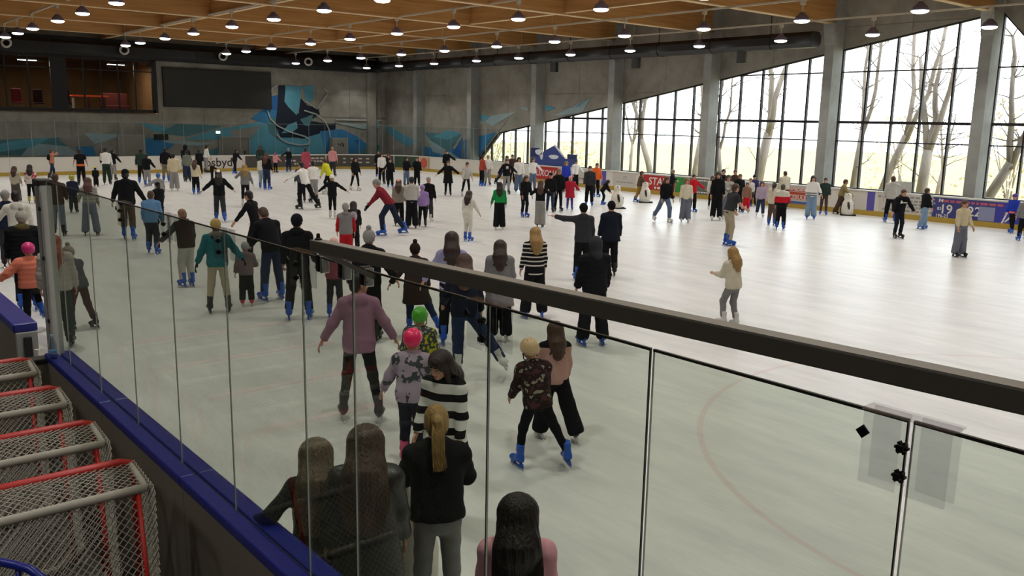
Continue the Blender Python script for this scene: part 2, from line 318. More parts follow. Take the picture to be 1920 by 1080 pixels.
# ---- glazed bays
for k, (a, b) in enumerate(zip(edges[:-1]+[edges[-1]], edges[1:]+[-7.9])):
    if b < LX0: continue
    w = tag(empty('window_%d' % (k+1), ((a+b)/2, YW+.15, 0)), kind='structure')
    cx = (a+b)/2; ncol = 5; xsx = [a+.2+(b-a-.4)*i/ncol for i in range(ncol+1)]
    zz = [.9, 2.88, 3.66, 5.7, 8]
    for i in range(ncol):
        for z0, z1 in zip(zz[:-1], zz[1:]):
            P = under([(xsx[i]+.02, z0+.02), (xsx[i+1]-.02, z0+.02), (xsx[i+1]-.02, z1-.02), (xsx[i]+.02, z1-.02)])
            if len(P) >= 3: MB().prism([(x-cx, 0, z) for x, z in P], (0, .012, 0)).build('pane', M['wpane'], w)
    for i in range(ncol+1):
        t = wtop(xsx[i])
        if t > 1: MB().box((xsx[i]-cx-.035, -.06, .9), (xsx[i]-cx+.035, .08, t)).build('mullion', M['wframe'], w)
    for z, h in ((.92, .10), (2.88, .05), (3.66, .11), (5.7, .05)):
        seg = [x for x in np.linspace(xsx[0], xsx[-1], 60) if wtop(x) > z+.03]
        if len(seg) > 1: MB().box((seg[0]-cx, -.07, z-h/2), (seg[-1]-cx, .07, z+h/2)).build('transom', M['wframe'], w)
    x0, x1 = max(xsx[0], LX0), min(xsx[-1], ENDX); brk = sorted(x for x in (x0, KX, AX, x1) if x0 <= x <= x1)
    hb = MB()
    for p, q in zip(brk[:-1], brk[1:]): hb.bar((p-cx, 0, wtop(p)-.03), (q-cx, 0, wtop(q)-.03), .14, .07)
    hb.build('head_frame', M['wframe'], w)
# ---- concrete columns in front of the glass
cb = MB().box((-.21, 33.62, 0), (.21, YW+.02, 9.25)).mesh('column', COLM)
hb = MB().prism([(-.23, 33.4, 7.62), (-.23, 33.62, 6.75), (-.23, 33.64, 6.75), (-.23, 33.64, 7.62)], (.46, 0, 0)).mesh('corbel', COLM)
LBL = ['rightmost, its foot behind the blue lettered poster', 'between the fourth and fifth window bays', 'in front of the window where the long black duct hangs above', 'right of the blue castle banner', 'behind the blue castle banner', 'nearest to the sloping lower end of the windows', 'nearest to the far corner']
for i, x in enumerate(COLX):
    c = empty('concrete_column', (x, 0, 0)); tag(c, 'tall grey concrete column '+LBL[i], 'column', 'concrete columns')
    inst('shaft', cb, c); inst('corbel', hb, c)
# ---- unseen closing walls of the hall
tag(MB().box((13, -12, -.3), (13.4, 36, 9.5)).build('wall_back', CONC), kind='structure')
tag(MB().box((-56.3, -12.4, -.3), (13.4, -12, 9.5)).build('wall_front', CONC), kind='structure')
# ---- gallery window in the end wall with its room
gw = tag(empty('window_9', (XL, 0, 0)), kind='structure')
GZ0, GZ1 = 3.5, 6.62
ys = [1.0, 3.2, 5.4, 7.6, 9.85, 11.0, 12.15]; ys2 = [12.9, 13.85, 14.8, 15.75, 16.7, 17.7]
for L_ in (ys, ys2):
    for a, b in zip(L_[:-1], L_[1:]):
        for z0, z1 in ((GZ0+.2, 5.92), (5.92, GZ1-.12)): MB().box((.0, a+.03, z0+.02), (.012, b-.03, z1-.02)).build('pane', M['gpane'], gw)
    for y in L_: MB().box((-.05, y-.035, GZ0+.1), (.06, y+.035, GZ1)).build('mullion', M['black'], gw)
    MB().box((-.05, L_[0], 5.89), (.05, L_[-1], 5.95)).build('transom', M['black'], gw)
MB().box((-.08, 12.12, GZ0), (.1, 12.95, GZ1)).build('post', M['black'], gw)
MB().box((-.1, .8, GZ0), (.12, 17.8, GZ0+.2)).build('sill', M['black'], gw)
MB().box((-.1, .8, GZ1-.12), (.12, 17.8, GZ1)).build('head_frame', M['black'], gw)
MB().box((-.1, 17.68, GZ0), (.12, 17.95, GZ1)).build('side_frame', M['black'], gw)
room = noise_ramp('gallery_room_paint', lin('8a6a45'), lin('6d5236'), .8, .6)
tag(MB().box((-63.2, -12, 3.2), (-63, 18.2, 7)).build('wall_gallery', room), kind='structure')
tag(MB().box((-63, -12, 6.7), (-56.2, 18.2, 6.9)).build('ceiling', mat('gallery_ceiling', lin('6b5a48'))), kind='structure')
tag(MB().box((-63, -12, 3.3), (-56.2, 18.2, 3.48)).build('floor', mat('gallery_floor', lin('4a3c34'))), kind='structure')
tag(MB().box((-63, 18.0, 3.3), (-56.2, 18.2, 6.9)).build('wall_gallery_side', room), kind='structure')
def gallery_lamp(y, lab):
    e = empty('strip_lamp', (-57.2, y, 6.35)); tag(e, lab, 'lamp', 'strip lamps in the gallery')
    MB().box((-.1, -.5, 0), (.1, .5, .08)).build('housing', M['alu'], e); MB().box((-.08, -.48, -.03), (.08, .48, 0)).build('diffuser', M['lens'], e)
    for dy in (-.4, .4): MB().tube([(0, dy, .08), (0, dy, .36)], .008).build('hanger', M['black'], e)
    l = bpy.data.lights.new('strip_light', 'AREA'); l.shape = 'RECTANGLE'; l.size = .2; l.size_y = 1; l.energy = 110; l.color = (1, .85, .65); o = bpy.data.objects.new('strip_light', l); link(o, e); o.location.z = -.05
gallery_lamp(11.3, 'bright strip lamp inside the left gallery window'); gallery_lamp(16.1, 'bright strip lamp inside the right gallery window')
tt = empty('bar_table', (-57.4, 14.5, 3.48)); tag(tt, 'table with a glowing orange top inside the gallery', 'table')
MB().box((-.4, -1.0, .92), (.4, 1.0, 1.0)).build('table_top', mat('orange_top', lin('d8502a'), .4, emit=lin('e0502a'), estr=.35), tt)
for y in (-.85, 0, .85): MB().box((-.3, y-.03, 0), (.3, y+.03, .92)).build('leg', mat('pale_leg', lin('9a9184')), tt)
sf = empty('sofa', (-58.2, 16.2, 3.48)); tag(sf, 'dark red sofa inside the gallery window', 'sofa')
bevel(MB().box((-.4, -.8, .12), (.4, .8, .45)).build('seat', mat('sofa_red', lin('4a1614'), .8), sf), .05); bevel(MB().box((-.45, -.8, .4), (-.2, .8, 1.2)).build('backrest', MATS['sofa_red'], sf), .05)
for y in (-.7, .7): MB().box((-.3, y-.04, 0), (.3, y+.04, .12)).build('leg', M['alu'], sf)
def lounge_chair(y, c, lab):
    e = empty('lounge_chair', (-57.0, y, 3.48)); tag(e, lab, 'chair', 'chairs in the gallery')
    bevel(MB().box((-.25, -.25, .42), (.25, .25, .5)).build('seat', mat('chair_'+c, PAL[c]), e), .02); bevel(MB().box((-.28, -.25, .5), (-.2, .25, 1.25)).build('backrest', MATS['chair_'+c], e), .02)
    for x in (-.2, .2):
        for yy in (-.2, .2): MB().tube([(x, yy, 0), (x, yy, .43)], .018, 6).build('leg', M['alu'], e)
lounge_chair(13.15, 'black', 'black chair left of the glowing gallery table'); lounge_chair(10.6, 'maroonr', 'red chair behind the left gallery panes'); lounge_chair(11.7, 'maroon', 'dark red chair beside the black gallery post')
# ---- black duct, fascia
tag(MB().box((XL-.02, -5, 6.62), (XL+.12, 33.5, 7.7)).build('trim_1', M['ductb']), kind='structure')
def octo(w, h, c=.16): return [(-w/2+c, -h/2), (w/2-c, -h/2), (w/2, -h/2+c), (w/2, h/2-c), (w/2-c, h/2), (-w/2+c, h/2), (-w/2, h/2-c), (-w/2, -h/2+c)]
d1 = empty('air_duct', (-54.7, 16, 7.0)); tag(d1, 'black air duct along the top of the end wall', 'duct')
MB().prism([(x, -18, z) for x, z in octo(.8, .78)], (0, 35.1, 0)).build('duct_body', M['ductb'], d1)
for y in range(-16, 17, 4): MB().prism([(x, y, z) for x, z in octo(.84, .82)], (0, .06, 0)).build('flange', M['ductb'], d1)
d2 = empty('air_duct', (-37.3, 32.7, 6.92)); tag(d2, 'black air duct with short outlets along the window wall', 'duct')
MB().prism([(-16.98, y, z) for y, z in octo(.75, .62)], (33.98, 0, 0)).build('duct_body', M['ductb'], d2)
for x in np.arange(-16, 17.2, 3.1): MB().prism([(x, y, z) for y, z in octo(.79, .66)], (.06, 0, 0)).build('flange', M['ductb'], d2)
for x in (-36.0, -30.04, -23.85): MB().lathe([(.2, 0), (.22, .02), (.22, .5), (.24, .52), (.24, .56)], 14, (x+37.3, 0, -.82)).build('outlet', M['ductb'], d2, True)
for x in np.arange(-16, 17, 6.17): MB().tube([(x, 0, .3), (x, 0, 2.4)], .02, 6).build('hanger_rod', M['black'], d2)
# ---- score screen, doors, sign, exit lamp, cabinet on the end wall
sb = empty('score_screen', (XL, 21.8, 5.08)); tag(sb, 'large switched-off dark screen on the end wall', 'screen')
bevel(MB().box((0, -3.5, -1.18), (.18, 3.5, 1.18)).build('housing', mat('screen_frame', lin('242423'), .6), sb), .02); MB().box((.18, -3.42, -1.1), (.19, 3.42, 1.1)).build('display', mat('screen_face', lin('262724'), .45, scale=.7), sb)
def wall_door(name, y0, y1, z1, m, lab):
    e = empty(name, (XL, (y0+y1)/2, 0)); tag(e, kind='structure'); h = (y1-y0)/2
    MB().box((0, -h, 0), (.07, h, z1)).build('door_leaf', m, e)
    for s in (-1, 1): MB().box((0, s*h-.04, 0), (.1, s*h+.04, z1+.05)).build('door_frame', M['alu'], e)
    MB().box((0, -h, z1), (.1, h, z1+.06)).build('door_head', M['alu'], e); MB().box((.07, h-.35, 1.0), (.13, h-.3, 1.2)).build('handle', M['black'], e); return e
wall_door('door_1', *(15.518,), *(17.029,), 2.15, mat('pale_door', lin('8e8a80'), .6), '')
wall_door('door_2', *(21.668,), *(23.67,), 2.05, mat('roller_door', lin('7d7a70'), .6), '')
o = tag(bevel(MB().box((0, -.42, -.17), (.1, .42, .17)).build('wall_sign', M['black']), .01), 'small black sign above the doorway in the end wall', 'sign'); o.location = (XL, *(18.047, 2.062))
e = empty('exit_lamp', (XL, *(21.605, 2.376))); tag(e, 'small lit white exit lamp on the end wall', 'lamp'); MB().box((0, -.16, -.1), (.1, .16, .1)).build('housing', M['white'], e); MB().box((.1, -.13, -.07), (.11, .13, .07)).build('diffuser', mat('exit_glow', lin('d8f0e0'), emit=lin('cff0dd'), estr=2.5), e)
e = empty('wall_cabinet', (XL, (30.134, 1.617)[0], 0)); tag(e, 'pale grey cabinet with dark marks below the mural', 'cabinet'); bevel(MB().box((0, -.62, 0), (.5, .62, 2.05)).build('body', mat('cabinet_grey', lin('8b8980'), .6), e), .015); MB().box((.5, -.58, .1), (.52, .58, 1.95)).build('door', MATS['cabinet_grey'], e)
for dy, dz in ((-.15, 1.62), (.02, 1.55), (.12, 1.68), (.22, 1.6), (.2, 1.5)): MB().box((.52, dy-.05, dz-.05), (.525, dy+.05, dz+.05)).build('mark', M['black'], e)
# ---- mural of angular blue shapes painted on both walls
MC = {k: mat('mural_'+k, lin(v), .8, scale=1.5, amt=.22) for k, v in dict(pale='8fa5aa', cyan='5595a8', blue='3479a8', deep='27609c', navy='16202f', grey='86847d', white='a9adab', teal='4d7880').items()}
mur = empty('wall_mural', (XL+.002, 22, 0)); tag(mur, 'abstract mural of angular blue, navy and grey shapes on the end wall', 'mural')
LPOLY = [('teal', [(9.329, 1.89), (12.296, 2.014), (13.681, 1.494), (10.846, 0.997), (9.258, 1.014)]), ('pale', [(10.901, 1.713), (12.822, 1.497), (13.357, 0.972), (10.31, 1.003)]), ('grey', [(12.287, 1.893), (14.02, 2.204), (14.673, 0.958), (13.357, 0.972)]), ('cyan', [(9.31, 1.656), (10.379, 1.891), (11.879, 2.013), (10.883, 1.475), (9.275, 1.219)]), ('blue', [(13.104, 1.465), (14.12, 1.523), (14.23, 0.963), (13.357, 0.972)]), ('pale', [(13.676, 2.263), (15.806, 2.212), (15.032, 1.896), (14.216, 1.647)]), ('cyan', [(16.833, 2.918), (18.021, 2.74), (19.635, 2.429), (18.964, 2.228), (17.525, 2.414)]), ('teal', [(18.999, 2.881), (22.043, 2.784), (19.618, 2.099), (17.995, 2.288)]), ('cyan', [(19.442, 1.901), (21.334, 2.508), (23.839, 2.942), (24.96, 3.304), (25.062, 0.922), (23.757, 0.864), (23.615, 1.906)]), ('blue', [(17.089, 1.963), (17.981, 2.029), (18.936, 1.704), (17.919, 0.925), (17.123, 0.933)]), ('pale', [(17.974, 1.899), (21.297, 1.701), (20.259, 1.502), (18.447, 1.704)]), ('grey', [(22.382, 2.483), (24.57, 2.812), (23.801, 1.975), (22.713, 1.905)]), ('teal', [(20.233, 0.968), (21.632, 1.43), (21.537, 0.887)]), ('cyan', [(23.725, 1.906), (25.706, 3.105), (27.216, 1.91), (28.791, 0.813), (23.757, 0.864)]), ('blue', [(23.852, 3.286), (25.179, 4.21), (25.766, 4.851), (25.709, 3.176), (24.947, 2.956)]), ('deep', [(25.197, 4.694), (25.804, 4.852), (25.806, 3.807), (25.207, 3.933)]), ('teal', [(24.96, 3.304), (25.714, 3.316), (25.666, 1.908), (25.112, 2.329)]), ('navy', [(25.863, 5.478), (26.319, 5.496), (26.359, 4.381), (27.267, 3.626), (27.455, 4.694), (27.914, 4.21), (28.711, 4.086), (28.862, 3.657), (28.046, 3.21), (29.336, 3.01), (30.08, 3.02), (29.986, 2.504), (28.833, 2.495), (28.813, 1.693), (27.22, 2.054), (25.9, 2.05), (25.545, 2.823), (25.74, 4.085)]), ('cyan', [(26.395, 5.499), (27.556, 5.475), (27.364, 4.267), (27.108, 3.552), (26.504, 4.104), (26.247, 4.448)]), ('teal', [(27.335, 3.271), (28.378, 3.647), (28.036, 2.85), (27.717, 2.847)]), ('cyan', [(25.986, 2.334), (26.466, 2.904), (27.095, 3.125), (27.161, 2.698), (26.761, 2.409)]), ('cyan', [(27.634, 5.478), (28.429, 5.579), (28.404, 4.652), (27.839, 4.35)]), ('blue', [(28.833, 2.495), (30.492, 2.655), (31.762, 2.141), (32.626, 1.536), (33.06, 0.845), (28.791, 0.813)]), ('cyan', [(27.216, 1.91), (28.829, 2.35), (29.284, 0.808), (26.712, 0.834)]), ('pale', [(29.999, 3.092), (32.209, 2.971), (33.581, 3.292), (33.574, 2.721), (32.205, 2.67)]), ('teal', [(31.308, 0.862), (33.07, 1.611), (33.561, 1.534), (33.552, 0.764)]), ('deep', [(31.499, 1.915), (32.019, 1.916), (31.753, 1.614)])]
for i, (c, P) in enumerate(LPOLY):
    MB().prism([(0, y-22, z) for y, z in P], (.003+.0015*i, 0, 0)).build('painted_shape', MC[c], mur)
LLINE = [[(25.016, 3.825), (25.185, 3.307), (25.697, 2.824), (26.644, 2.408), (27.697, 2.127), (28.049, 1.875), (27.922, 1.621), (27.284, 1.55), (26.427, 1.695), (25.971, 1.909), (25.601, 2.261)], [(25.239, 4.834), (25.404, 5.253), (25.749, 5.474)], [(27.668, 3.883), (28.539, 3.65), (29.177, 3.227), (29.492, 2.647), (29.602, 2.06)], [(27.764, 4.491), (28.629, 4.012), (29.509, 5.154), (29.188, 5.358)], [(30.087, 3.314), (33.715, 3.294)]]
for i, P in enumerate(LLINE):
    mb = MB(); 
    for a, b in zip(P[:-1], P[1:]): mb.bar((.07, a[0]-22, a[1]), (.07, b[0]-22, b[1]), .09, .02, up=(1, 0, 0))
    mb.build('painted_line', MC['white'], mur)
mur2 = empty('wall_mural', (-42, YW-.002, 0)); tag(mur2, 'pale and blue painted shards on the window wall', 'mural')
for i, (c, P) in enumerate([('cyan', [(-55.83, 2.994), (-52.293, 2.014), (-52.297, 1.159), (-55.618, 2.382)]), ('grey', [(-55.639, 1.029), (-52.295, 1.717), (-52.3, 0.599), (-55.131, 0.47)]), ('blue', [(-52.159, 1.573), (-46.414, 1.56), (-46.404, 0.8), (-51.959, 0.689)]), ('teal', [(-50.889, 2.562), (-46.545, 2.52), (-48.398, 1.062), (-50.237, 2.072)]), ('cyan', [(-49.852, 2.298), (-48.104, 2.763), (-46.546, 2.588), (-48.098, 2.132)]), ('deep', [(-46.426, 2.385), (-46.405, 0.869), (-47.603, 1.236)]), ('pale', [(-50.823, 2.491), (-50.302, 2.07), (-46.405, 0.869), (-49.848, 1.254)]), ('blue', [(-46.19, 2.186), (-42.973, 2.735), (-44.964, 0.935), (-46.17, 0.88)]), ('pale', [(-45.181, 3.56), (-44.121, 3.339), (-45.168, 2.855)]), ('cyan', [(-45.074, 3.862), (-43.37, 3.676), (-44.121, 3.372)]), ('pale', [(-44.121, 3.339), (-43.425, 3.741), (-40.946, 4.012), (-43.303, 3.121)]), ('pale', [(-40.854, 4.263), (-39.92, 4.233), (-39.962, 4.047)]), ('cyan', [(-38.595, 4.385), (-37.534, 4.235), (-38.21, 4.023)]), ('pale', [(-37.831, 3.723), (-36.638, 4.117), (-34.711, 4.779), (-35.298, 4.005)]), ('cyan', [(-37.174, 4.205), (-35.651, 4.294), (-34.711, 4.779), (-35.865, 4.294)])]):
    MB().prism([(x+42, 0, z) for x, z in P], (0, -.004-.002*i, 0)).build('painted_shape', MC[c], mur2)
# ================================================================== BOARDS AND GLASS
bd = empty('rink_boards', (XB, YB, 0)); tag(bd, 'white dasher boards with yellow kick plate around the far ice', 'boards')
path = [(-48.7, 2.0)]+arc(XB+RC, 2+RC, RC, 270, 180, 8)[1:]
path += [(XB, y) for y in np.linspace(2+RC, YB-RC, 10)][1:]
path += arc(XB+RC, YB-RC, RC, 180, 90, 10)[1:]
path += [(x, YB) for x in np.linspace(XB+RC, 2, 22)][1:]
for i, (a, b) in enumerate(zip(path[:-1], path[1:])):
    a, b = Vector((*a, 0)), Vector((*b, 0)); mid = (a+b)/2; d = (b-a); ln = d.length; ang = math.atan2(d.y, d.x)
    pz = MB().box((-ln/2+.004, 0, 0), (ln/2-.004, .1, .95)).build('board_panel', M['white'], bd)
    pz.matrix_local = Matrix.Translation(mid-Vector((XB, YB, 0))) @ Matrix.Rotation(ang, 4, 'Z')
    MB().box((-ln/2, -.015, 0), (ln/2, .0, .2)).build('kick_plate', M['yellow'], pz); MB().box((-ln/2, -.02, .95), (ln/2, .14, 1.0)).build('cap_rail', M['white'], pz)
def advert(face, a, b, z0, z1, m, name='advert'):
    if face == 'y': o = MB().box((a-XB, -.012, z0), (b-XB, 0, z1)).build(name, m, bd)
    else: o = MB().box((0, a-YB, z0), (.012, b-YB, z1)).build(name, m, bd)
    return o
INK = {}
def ink(n, c):
    if c: INK[n] = lin(c)
    return mat('ink_'+n, INK[n], .5, amt=.05)
def lettering(ad, face, u, z, body, size, m, shear=0):
    if body[0] == '~':                         # print too small to read: a row of short strokes
        R = random.Random(int(abs(u*100))+int(z*100)); w = float(body[1:]); x = -w/2
        while x < w/2:
            l = R.uniform(.5, 1.6)*size
            if face == 'y': MB().box((u-XB+x, -.0135, z-size*.28), (u-XB+x+l, -.0125, z+size*.28)).build('print_stroke', m, ad)
            else: MB().box((.0125, u-YB+x, z-size*.28), (.0135, u-YB+x+l, z+size*.28)).build('print_stroke', m, ad)
            x += l+size*.35
        return
    if face == 'y': text('lettering', body, size, m, ad, wall_text_matrix(u-XB, -.0125, z, 'y-'), shear)
    else: text('lettering', body, size, m, ad, wall_text_matrix(.0125, u-YB, z, 'x+'), shear)
A = advert('y', -38.036, -35.994, .22, .93, ink('red', 'b02a2c')); lettering(A, 'y', -37.067, .56, 'LUXONA', .5, ink('white', 'e0dcd6'), .15)
A = advert('y', -34.617, -32.658, .3, .9, ink('paper', 'c4c0b8')); lettering(A, 'y', -33.622, .72, 'a . w', .3, ink('dark', '55524e')); lettering(A, 'y', -33.622, .45, '~1.3', .12, ink('dark', ''))
advert('y', -32.58, -32.266, .2, .95, ink('violet', '5a55a8'))
A = advert('y', -31.724, -30.157, .26, .9, ink('paper', '')); lettering(A, 'y', -30.893, .68, 'F5', .25, ink('greyt', '8d8a84')); lettering(A, 'y', -30.893, .45, '~1.2', .1, ink('greyt', ''))
A = advert('y', -29.652, -27.619, .18, .92, ink('red', '')); lettering(A, 'y', -28.669, .62, 'STAU', .52, ink('white', ''), .1); lettering(A, 'y', -28.463, .32, '~.9', .2, ink('white', ''), .1)
advert('y', -27.585, -26.767, .2, .93, ink('green', '2f8a3c'))
A = advert('y', -26.767, -25.599, .2, .93, ink('greygreen', '5e6a60')); lettering(A, 'y', -25.91, .85, '~.7', .1, ink('white', '')); lettering(A, 'y', -25.972, .3, '~.6', .1, ink('white', ''))
A = advert('y', -23.236, -22.347, .2, .9, ink('pinkad', 'c9a9a4'))
A = advert('y', -21.437, -20.356, .22, .93, ink('paper', ''))
for z0, z1, t, s in ((.72, .86, 'WYBORNE', .17), (.58, .69, '', .1), (.38, .56, 'CEBULE', .24)):
    q = MB().box((-.75, -.006, z0), (.75, 0, z1)).build('text_band', ink('orangered', 'b5452f'), A); q.location = (-20.865-XB, -.012, 0)
    if t: text('lettering', t, s, ink('white', ''), A, wall_text_matrix(-20.865-XB, -.019, (z0+z1)/2, 'y-'))
q = MB().box((-.85, -.006, .2), (.85, 0, .3)).build('blue_band', ink('blueband', '4a62a8'), A); q.location = (-20.865-XB, -.012, 0)
advert('y', -17.736, -17.423, .2, .95, ink('violet', ''))
A = advert('y', -17.245, -15.182, .2, .92, ink('paper', ''))
for k, (t, z, u) in enumerate((('~.7', .8, -16.939), ('~1.3', .84, -15.814), ('~1.5', .7, -15.918), ('~1.7', .58, -16.022), ('~1.6', .46, -16.022), ('~1.9', .32, -16.127))): lettering(A, 'y', u, z, t, .14, ink('greyt', ''))
A = advert('y', -15.122, -12.861, .16, .93, ink('purpleblue', '3a3f7c'))
lettering(A, 'y', -14.823, .82, 'P4', .18, ink('white', '')); lettering(A, 'y', -13.838, .82, '~2.1', .16, ink('rosetext', 'b85a6a'))
lettering(A, 'y', -14.863, .52, '83', .16, ink('white', '')); lettering(A, 'y', -14.104, .50, '19    22', .48, ink('white', '')); lettering(A, 'y', -14.744, .26, '196-23', .17, ink('white', ''))
q = MB().box((-.28, -.006, .22), (.28, 0, .72)).build('panel', ink('greyblue', '8a90b0'), A); q.location = (-13.169-XB, -.012, 0)
A = advert('y', -12.861, -11.268, .16, .93, ink('royalad', '3b3ea0')); lettering(A, 'y', -12.433, .4, 'JA', .5, ink('white', ''), .35)
A = advert('x', 19.884, 22.507, .16, .93, ink('pinkwhite', 'cfc6c0')); lettering(A, 'x', 20.819, .55, 'osbyd', .75, ink('letter', '2a2624'))
A = advert('x', 22.542, 28.152, .18, .93, ink('darkad', '4a4640'))
for t, z, px in (('~2.0', .74, 596), ('~1.4', .55, 592), ('~.8', .6, 545), ('~.5', .72, 575), ('~1.4', .4, 570)): lettering(A, 'x', {596: 27.598, 592: 27.441, 545: 25.635, 575: 26.779, 570: 26.587}[px], z, t, .19, ink('palelet', 'b9b4a8'))
# the corner boards carry a dark green and a fruit poster
def corner_ad(a0, a1, m, z0=.18, z1=.93):
    P = arc(XB+RC, YB-RC, RC-.04, a0, a1, 8); Q = arc(XB+RC, YB-RC, RC-.02, a0, a1, 8); mb = MB(); n = len(P); mb.v = []
    for (x, y), (x2, y2) in zip(P, Q):
        for X, Y in ((x, y), (x2, y2)):
            for z in (z0, z1): mb.v.append((X-XB, Y-YB, z))
    for i in range(n-1):
        k = i*4; mb.f += [(k, k+1, k+5, k+4), (k+2, k+6, k+7, k+3), (k+1, k+3, k+7, k+5), (k, k+4, k+6, k+2)]; mb.m += [0]*4
    return mb.build('advert', m, bd)
FA = 96
dk = corner_ad(179.5, 126, ink('darkad', ''))
for a in (166, 160, 154, 149, 144, 139, 134):
    for z in (.7, .45):
        P = arc(XB+RC, YB-RC, RC-.043, a, a-3.6, 1); MB().bar((P[0][0]-XB, P[0][1]-YB, z), (P[1][0]-XB, P[1][1]-YB, z), .004, .09).build('print_stroke', ink('palelet', ''), dk)
corner_ad(125, 102, ink('greenad', '34483a')); fruit = corner_ad(101, 90, ink('fruitad', 'c7a487'))
for r, c, dz in ((.31, 'b8443a', .01), (.25, 'c8604e', .018)):
    x, y = arc(XB+RC, YB-RC, RC-.045-dz, FA, FA+2, 1)[0]
    q = MB().lathe([(r, 0), (r, .008)], 24).build('grapefruit', ink('fruit%d' % int(r*100), c), fruit); q.matrix_local = Matrix.Translation((x-XB, y-YB, .56)) @ Matrix.Rotation(math.radians(6), 4, 'Z') @ Matrix.Rotation(math.radians(90), 4, 'X')
# ---- glass above the far end boards
gs = empty('far_glass_screen', (XB, YB, 0)); tag(gs, 'clear rink glass standing on the far end boards', 'glass')
fp = [p for p in path if p[0] < -38 and not (p[1] < 5)]
for a, b in zip(fp[:-1], fp[1:]):
    a, b = Vector((*a, 0)), Vector((*b, 0))
    for k in range(2 if (b-a).length > 1.2 else 1):
        p, q = (a.lerp(b, k/2), a.lerp(b, (k+1)/2)) if (b-a).length > 1.2 else (a, b); mid = (p+q)/2; d = q-p
        g = MB().box((-d.length/2+.01, .05, 1.0), (d.length/2-.01, .062, 2.95)).build('pane', M['glassfar'], gs); g.matrix_local = Matrix.Translation(mid-Vector((XB, YB, 0))) @ Matrix.Rotation(math.atan2(d.y, d.x), 4, 'Z')
        MB().box((-d.length/2, .045, 2.95), (d.length/2, .067, 2.965)).build('top_edge', M['edgef'], g); MB().box((d.length/2-.008, .045, 1.0), (d.length/2+.008, .067, 2.95)).build('side_edge', M['edgef'], g)
# ---- near boards with the blue cap, gate and corner
nb = empty('rink_boards', (-9.76, 1.98, 0)); tag(nb, 'near grey boards with glossy blue cap rail running to the bottom edge', 'boards')
X0 = -9.76
for i in range(7):
    a = X0+2.0*i; b = a+2.0
    pz = MB().box((a-X0+.003, -.10, -.06), (b-X0-.003, .10, .93)).build('board_panel', M['grey'], nb)
    c1 = MB().box((a-X0, -.12, .93), (b-X0, -.008, 1.0)).build('cap_rail', M['blue'], pz); bevel(c1, .012)
    c2 = MB().box((a-X0, .008, .93), (b-X0, .13, 1.0)).build('cap_rail', M['blue'], pz); bevel(c2, .012)
    MB().box((a-X0, -.009, .9), (b-X0, .009, .985)).build('glass_channel', M['black'], pz)
nb2 = empty('rink_boards', (-11.3, 1.98, 0)); tag(nb2, 'grey boards with blue cap beyond the gate at the left edge', 'boards')
for i in range(4):
    a = -2.0*(i+1)
    pz = MB().box((a+.003, -.10, -.06), (a+1.997, .10, .9)).build('board_panel', M['grey'], nb2); bevel(MB().box((a, -.13, .9), (a+2, .13, 1.0)).build('cap_rail', M['blue'], pz), .015)
MB().box((-.02, -.11, -.06), (.06, .11, .9)).build('end_plate', M['alu'], nb2); MB().box((.06, -.04, .55), (.10, .04, .85)).build('latch', M['black'], nb2)
gt = empty('board_gate', (-10.15, 1.9, 0)); tag(gt, 'open grey gate leaf with blue edge beside the stored goals', 'gate')
MB().box((-.08, -2.2, .02), (.04, -.02, .62)).build('gate_leaf', mat('gate_grey', lin('8b887e'), .55), gt); bevel(MB().box((-.1, -2.2, .62), (.06, -.02, .69)).build('cap_rail', M['blue'], gt), .012)
for y in (-.6, -1.2): MB().box((.04, y-.03, .42), (.07, y+.03, .54)).build('latch', M['black'], gt)
MB().tube([(-.02, -.03, -.05), (-.02, -.03, .95)], .025, 8).build('hinge_post', M['white'], gt)
sd = empty('rink_boards', (-9.76, 1.9, 0)); tag(sd, 'short grey board turning off the corner behind the stored goals', 'boards')
MB().box((-.12, -2.4, -.06), (.03, .0, .9)).build('board_panel', M['grey'], sd); bevel(MB().box((-.13, -2.4, .9), (.04, .0, .95)).build('cap_rail', M['dark'], sd), .01)
for y in (-.45, -.5): MB().lathe([(.012, 0), (.012, .01)], 8, (.03, y, .82)).build('bolt', M['black'], sd)
# ---- near glass
GX = [-9.16, -8.07, -7.02, -6.02, -5.05, -4.03, -3.51, -2.49, -1.69, -.89, .1, 1.1]
ng = empty('near_glass_screen', (-9.6, 1.97, 0)); tag(ng, 'tall clear greenish glass panels standing on the near blue rail', 'glass')
ga = [-9.58]+GX
for a, b in zip(ga[:-1], ga[1:]):
    wide = b > -1.8; ga_, gb_ = (.006 if a > -1.8 else .002), (.006 if wide else .002)
    g = MB().box((a+9.6+ga_, -.003, .96), (b+9.6-gb_, .003, 2.775)).build('pane', M['glass'], ng)
    MB().box((a+9.6+ga_, -.005, 2.772), (b+9.6-gb_, .005, 2.780)).build('top_edge', M['edge'], g)
    MB().box((b+9.6-gb_-.0035, -.0035, .99), (b+9.6-gb_+.0005, .0035, 2.778)).build('side_edge', M['edge'], g)
    MB().box((a+9.6+ga_-.0005, -.0035, .99), (a+9.6+ga_+.0015, .0035, 2.778)).build('side_edge', M['edgel'], g)
star = MB()
for k in range(6):
    t = math.pi*k/3; star.bar((0, 0, 0), (.016*math.cos(t), 0, .016*math.sin(t)), .006, .012, up=(0, 1, 0))
star.box((-.008, -.014, -.008), (.008, .014, .008)); star = star.mesh('knob', M['black'])
plate_xs = (-.89, -2.49, -4.03, -5.05, -6.02, -7.02)
